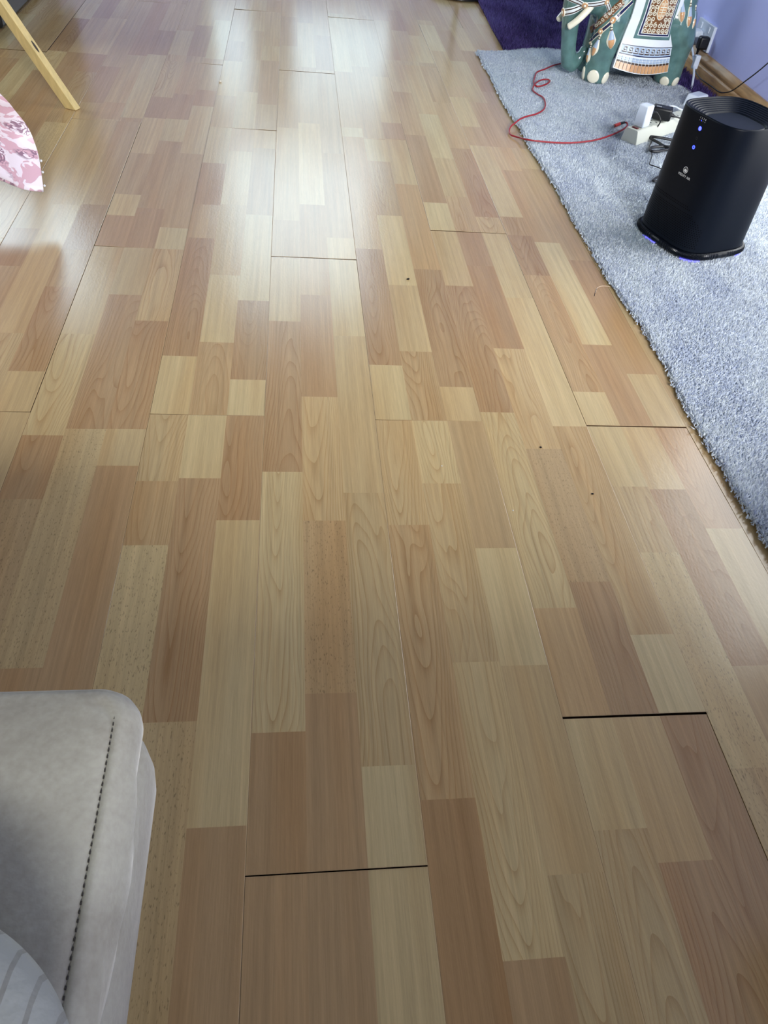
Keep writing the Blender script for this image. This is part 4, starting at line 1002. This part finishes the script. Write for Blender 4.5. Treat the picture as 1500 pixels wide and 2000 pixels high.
MB().tube([a, b], [.0035, .0050], 10).build('grip', M['black'], red, smooth=True); MB().tube([b, b+(c-b)*.5, c], [.0055, .0055, .0050], 10).build('connector', M['redplug'], red, smooth=True)
d = c+(c-b).normalized()*.010; MB().tube([c, d], .0028, 10).build('plug_tip', M['metal'], red, smooth=True)

# ------------------------------------------------------------------ table with pink cloth and pine leg (left)
tb = empty('side_table', (-1.12, 2.02, 0)); tag(tb, 'pine side table with splayed legs under a pink cloth, at the left edge', 'table')
TH = .56
MB().box((0, 0, TH-.012), (.72, .72, .024), rz=radians(18)).build('table_top', M['pine'], tb, bevel=.003)
def pleg(fx, fy, tx, ty, knot=False):
    mbl = MB(); A = Vector((fx, fy, 0)); B = Vector((tx, ty, TH-.024)); d = (B-A).normalized(); s = Vector((d.y, -d.x, 0)).normalized()
    s = Vector((-.50, -.86, .18)); s = (s-d*s.dot(d)).normalized(); n = d.cross(s).normalized()
    if n.x < 0: n = -n
    w1, w2 = .0115, .0155
    def q(P, z): 
        k = (z-P.z)/d.z; return P+d*k
    rg = []
    for zz in (0.0005, TH-.024):
        rg.append([q(A+s*(w1*a)+n*(w2*b_), zz) for a, b_ in ((-1, -1), (1, -1), (1, 1), (-1, 1))])
    o = mbl.loft(rg, 0, True, True).build('leg', M['pine'], tb, bevel=.0015)
    return o, A, d, s, n
o, A, d, s, n = pleg(.482, .384, .205, .363)
pleg(-.38, .48, -.13, .16); pleg(-.30, -.25, -.16, -.13); pleg(.0, -.22, .02, -.15)
kn = A+d*.17+n*.0157; MB().ell((0, 0, 0), (.0010, .0040, .016), 12, 8).build('knot', M['knot'], o); kk = bpy.data.objects[-1] if False else o.children[-1]
kk.matrix_local = Matrix.Translation(kn) @ Matrix((n, -s, d)).transposed().to_4x4()
# pink cloth over the table: one corner hangs low towards the room
def damask():
    m, t, b = nt('pink_damask'); L = t.links.new; tc = N(t, 'ShaderNodeTexCoord')
    mp = N(t, 'ShaderNodeMapping'); mp.inputs['Scale'].default_value = (1, 1, 1); L(tc.outputs['UV'], mp.inputs[0])
    n1 = N(t, 'ShaderNodeTexNoise', i={'Scale': 19.0, 'Detail': 2.2, 'Roughness': .55, 'Distortion': 1.2}); L(mp.outputs[0], n1.inputs['Vector'])
    n2_ = N(t, 'ShaderNodeTexNoise', i={'Scale': 30.0, 'Detail': 1.0, 'Distortion': 2.0}); L(mp.outputs[0], n2_.inputs['Vector'])
    n2a = N(t, 'ShaderNodeMath', operation='SUBTRACT'); L(n2_.outputs[0], n2a.inputs[0]); n2a.inputs[1].default_value = .5
    n2 = N(t, 'ShaderNodeMath', operation='ABSOLUTE'); L(n2a.outputs[0], n2.inputs[0])
    r1 = N(t, 'ShaderNodeMapRange', i={1: .47, 2: .50, 3: 0, 4: 1}); L(n1.outputs[0], r1.inputs[0])
    r2 = N(t, 'ShaderNodeMapRange', i={1: .04, 2: .09, 3: 1, 4: 0}); L(n2.outputs[0], r2.inputs[0])
    n3 = N(t, 'ShaderNodeTexNoise', i={'Scale': 7.0, 'Detail': 1.0}); L(mp.outputs[0], n3.inputs['Vector'])
    r3 = N(t, 'ShaderNodeMapRange', i={1: .52, 2: .56, 3: 0, 4: 1}); L(n3.outputs[0], r3.inputs[0])
    mx = N(t, 'ShaderNodeMath', operation='MULTIPLY'); L(r2.outputs[0], mx.inputs[0]); L(r3.outputs[0], mx.inputs[1])
    c = N(t, 'ShaderNodeMix', data_type='RGBA'); L(r1.outputs[0], c.inputs[0]); c.inputs[6].default_value = srgb(222, 182, 196); c.inputs[7].default_value = srgb(246, 236, 246)
    c2 = N(t, 'ShaderNodeMix', data_type='RGBA'); L(mx.outputs[0], c2.inputs[0]); L(c.outputs[2], c2.inputs[6]); c2.inputs[7].default_value = srgb(150, 118, 138)
    L(c2.outputs[2], b.inputs['Base Color']); b.inputs['Roughness'].default_value = .38; b.inputs['Sheen Weight'].default_value = .3
    bp = N(t, 'ShaderNodeBump', i={'Strength': .35, 'Distance': .0015}); L(r1.outputs[0], bp.inputs['Height']); L(bp.outputs[0], b.inputs['Normal']); return m
M['damask'] = damask()
ridge = catmull([(-.554, 1.710, .060), (-.563, 1.760, .108), (-.570, 1.780, .132), (-.580, 1.790, .166), (-.594, 1.779, .202), (-.610, 1.757, .244), (-.70, 1.745, .35), (-.80, 1.76, .46), (-.90, 1.79, .556), (-.95, 1.83, .5665)], 5)
cols_ = []; NW = 22
for j in range(-NW, NW+1):
    col = []
    for i, p in enumerate(ridge):
        f = i/(len(ridge)-1)
        if j == 0: q = p.copy()
        elif j < 0:      # panel facing the room
            s = (-j/NW)**1.15*.62; q = p+Vector((-1, -.20, 0)).normalized()*s*(1-.15*f)+Vector((0, -1, 0))*(.022*sin(s*30+1.0)-.018)*(1-f)*min(1, s/.05)
            q.z += .035*min(1, s/.12)*(1-f)**2*0.6
        else:            # panel turned away
            s = (j/NW)**1.15*.62; q = p+Vector((-1, .22, 0)).normalized()*s*(1-.15*f)+Vector((-.2, -.98, 0))*(.01*sin(s*26))*(1-f)*min(1, s/.05)
            q.z += .03*min(1, s/.12)*(1-f)**2
        if f > .93: q.z = max(q.z, TH+.003)
        col.append(q)
    cols_.append(col)
mb = MB(); mb.loft(cols_, 0, closed=False)
cl = mb.build('tablecloth', M['damask'], None, smooth=True, angle=80)
uvl = cl.data.uv_layers.new(name='UVMap'); nr = len(ridge)
for lp_ in cl.data.loops:
    i = lp_.vertex_index; uvl.data[lp_.index].uv = ((i//nr)/(2*NW)*1.24, (i % nr)/nr*.75)
so = cl.modifiers.new('thickness', 'SOLIDIFY'); so.thickness = .0015; so.offset = 0
tag(cl, 'pink floral damask cloth hanging over the side table in a low corner', 'tablecloth')
mb = MB(); gn = 8; cz, sz = cos(radians(18)), sin(radians(18)); top_rows = []
for i in range(gn+1):
    top_rows.append([(-1.12+cz*u_-sz*v_, 2.02+sz*u_+cz*v_, TH+.0035) for u_ in [-.372+.744*j/gn for j in range(gn+1)] for v_ in [-.372+.744*i/gn]])
mb.loft(top_rows, 0, closed=False); ts = mb.build('top_sheet', M['damask'], cl)
uvt = ts.data.uv_layers.new(name='UVMap')
for lp_ in ts.data.loops:
    i = lp_.vertex_index; uvt.data[lp_.index].uv = (2+(i//(gn+1))/gn*.75, (i % (gn+1))/gn*.75)
mb = MB()
for i in range(3): mb.ell((ridge[i*2+1].x+.004, ridge[i*2+1].y, ridge[i*2+1].z), (.0028, .0028, .0028), 8, 6)
mb.build('hem_bead', M['print_white'], cl, smooth=True)

# dark grey armchair, top left corner
arm = empty('armchair', (-1.37, 3.45, 0)); tag(arm, 'dark grey fabric armchair at the top left corner, behind the pine table leg', 'armchair')
MB().box((.0, .05, .055), (.74, .84, .09)).build('plinth', M['blackmet'], arm, bevel=.01)
MB().box((0, 0, .24), (.87, .94, .26)).build('seat_base', M['dkfab'], arm, bevel=.03, bseg=3)
MB().box((0, -.04, .43), (.56, .72, .14)).build('seat_cushion', M['dkfab'], arm, bevel=.045, bseg=4)
for x in (-.36, .36): MB().box((x, -.02, .46), (.15, .88, .22)).build('armrest', M['dkfab'], arm, bevel=.05, bseg=4)
MB().box((0, .40, .60), (.86, .16, .60)).build('backrest', M['dkfab'], arm, bevel=.05, bseg=4)
# floor lamp, top edge
lamp = empty('floor_lamp', (.795, 4.235, 0)); tag(lamp, 'black floor lamp with a round base beside the purple rug, at the top edge', 'floor lamp')
def circ(r, z, n=40): return [(r*cos(2*pi*i/n), r*sin(2*pi*i/n), z) for i in range(n)]
MB().loft([circ(.13, .0005), circ(.145, .006), circ(.145, .02), circ(.135, .028), circ(.02, .034)], 0, True, True).build('base', M['blackmet'], lamp, smooth=True)
MB().tube([(0, 0, .03), (0, 0, .7), (0, 0, 1.45)], .012, 12).build('pole', M['blackmet'], lamp, smooth=True)
MB().loft([circ(.19, 1.36), circ(.14, 1.62), circ(.138, 1.62), circ(.188, 1.36)], 0).build('lamp_shade', M['shade'], lamp, smooth=True)
# deep blue storage box behind the elephant
bx = empty('storage_box', (1.375, 4.24, .028), atan2(-.12, .09)); tag(bx, 'deep blue fabric storage box on the purple rug behind the elephant head', 'box')
mb = MB().box((0.0, .02, .17), (.30, .26, .34)); mb.build('body', M['bluebox'], bx, bevel=.015, bseg=3)
MB().box((.0, .02, .355), (.315, .275, .03)).build('lid', M['bluebox'], bx, bevel=.01)

# crumbs and threads on the laminate
def crumb(px, py, r, mat, label, sq=.6, rz=0):
    p = at_z(px, py, .0006); mb = MB(); mb.ell((0, 0, 0), (r, r*sq, r*.5), 8, 6)
    mb.v = [(x+r*.2*noise.noise(Vector((x*900, y*900, px))), y+r*.2*noise.noise(Vector((y*900, x*700, py))), z) for x, y, z in mb.v]
    o = mb.build('crumb', mat, None, smooth=True); o.location = (p.x, p.y, r*.5); o.rotation_euler = (0, 0, rz); tag(o, label, 'crumb')
crumb(797, 546, .0038, M['crumb'], 'dark crumb on a pale strip of laminate, left of the purifier foot', .6, .4)
crumb(1056, 874, .0022, M['crumb'], 'tiny dark crumb on the laminate, just below the middle cross joint', 1)
crumb(1157, 965, .0024, M['crumb'], 'tiny dark crumb on the laminate, left of the rug end', .7)
crumb(863, 910, .0014, M['crumbw'], 'tiny pale crumb on the laminate in the middle of the floor', 1)
crumb(1002, 997, .0014, M['crumbw'], 'tiny pale crumb on the laminate, left of the dark crumb near the rug', 1)
crumb(430, 160, .0050, M['crumbw'], 'pale crumb on a long joint in the bright far floor', .5)
t1 = [at_z(x, y, .0009) for x, y in ((1163, 572), (1166, 563), (1174, 559), (1186, 559), (1197, 561))]
tag(MB().tube(catmull(t1, 5), .0006, 5).build('thread', M['thread'], None, smooth=True), 'pale curled thread on the laminate by the rug edge, below the purifier', 'thread')
t1 = [at_z(x, y, .0009) for x, y in ((1161, 578), (1163, 570), (1166, 564))]
tag(MB().tube(catmull(t1, 5), .0005, 5).build('hair', M['crumb'], None, smooth=True), 'short dark hair crossing the pale thread near the rug edge', 'hair')
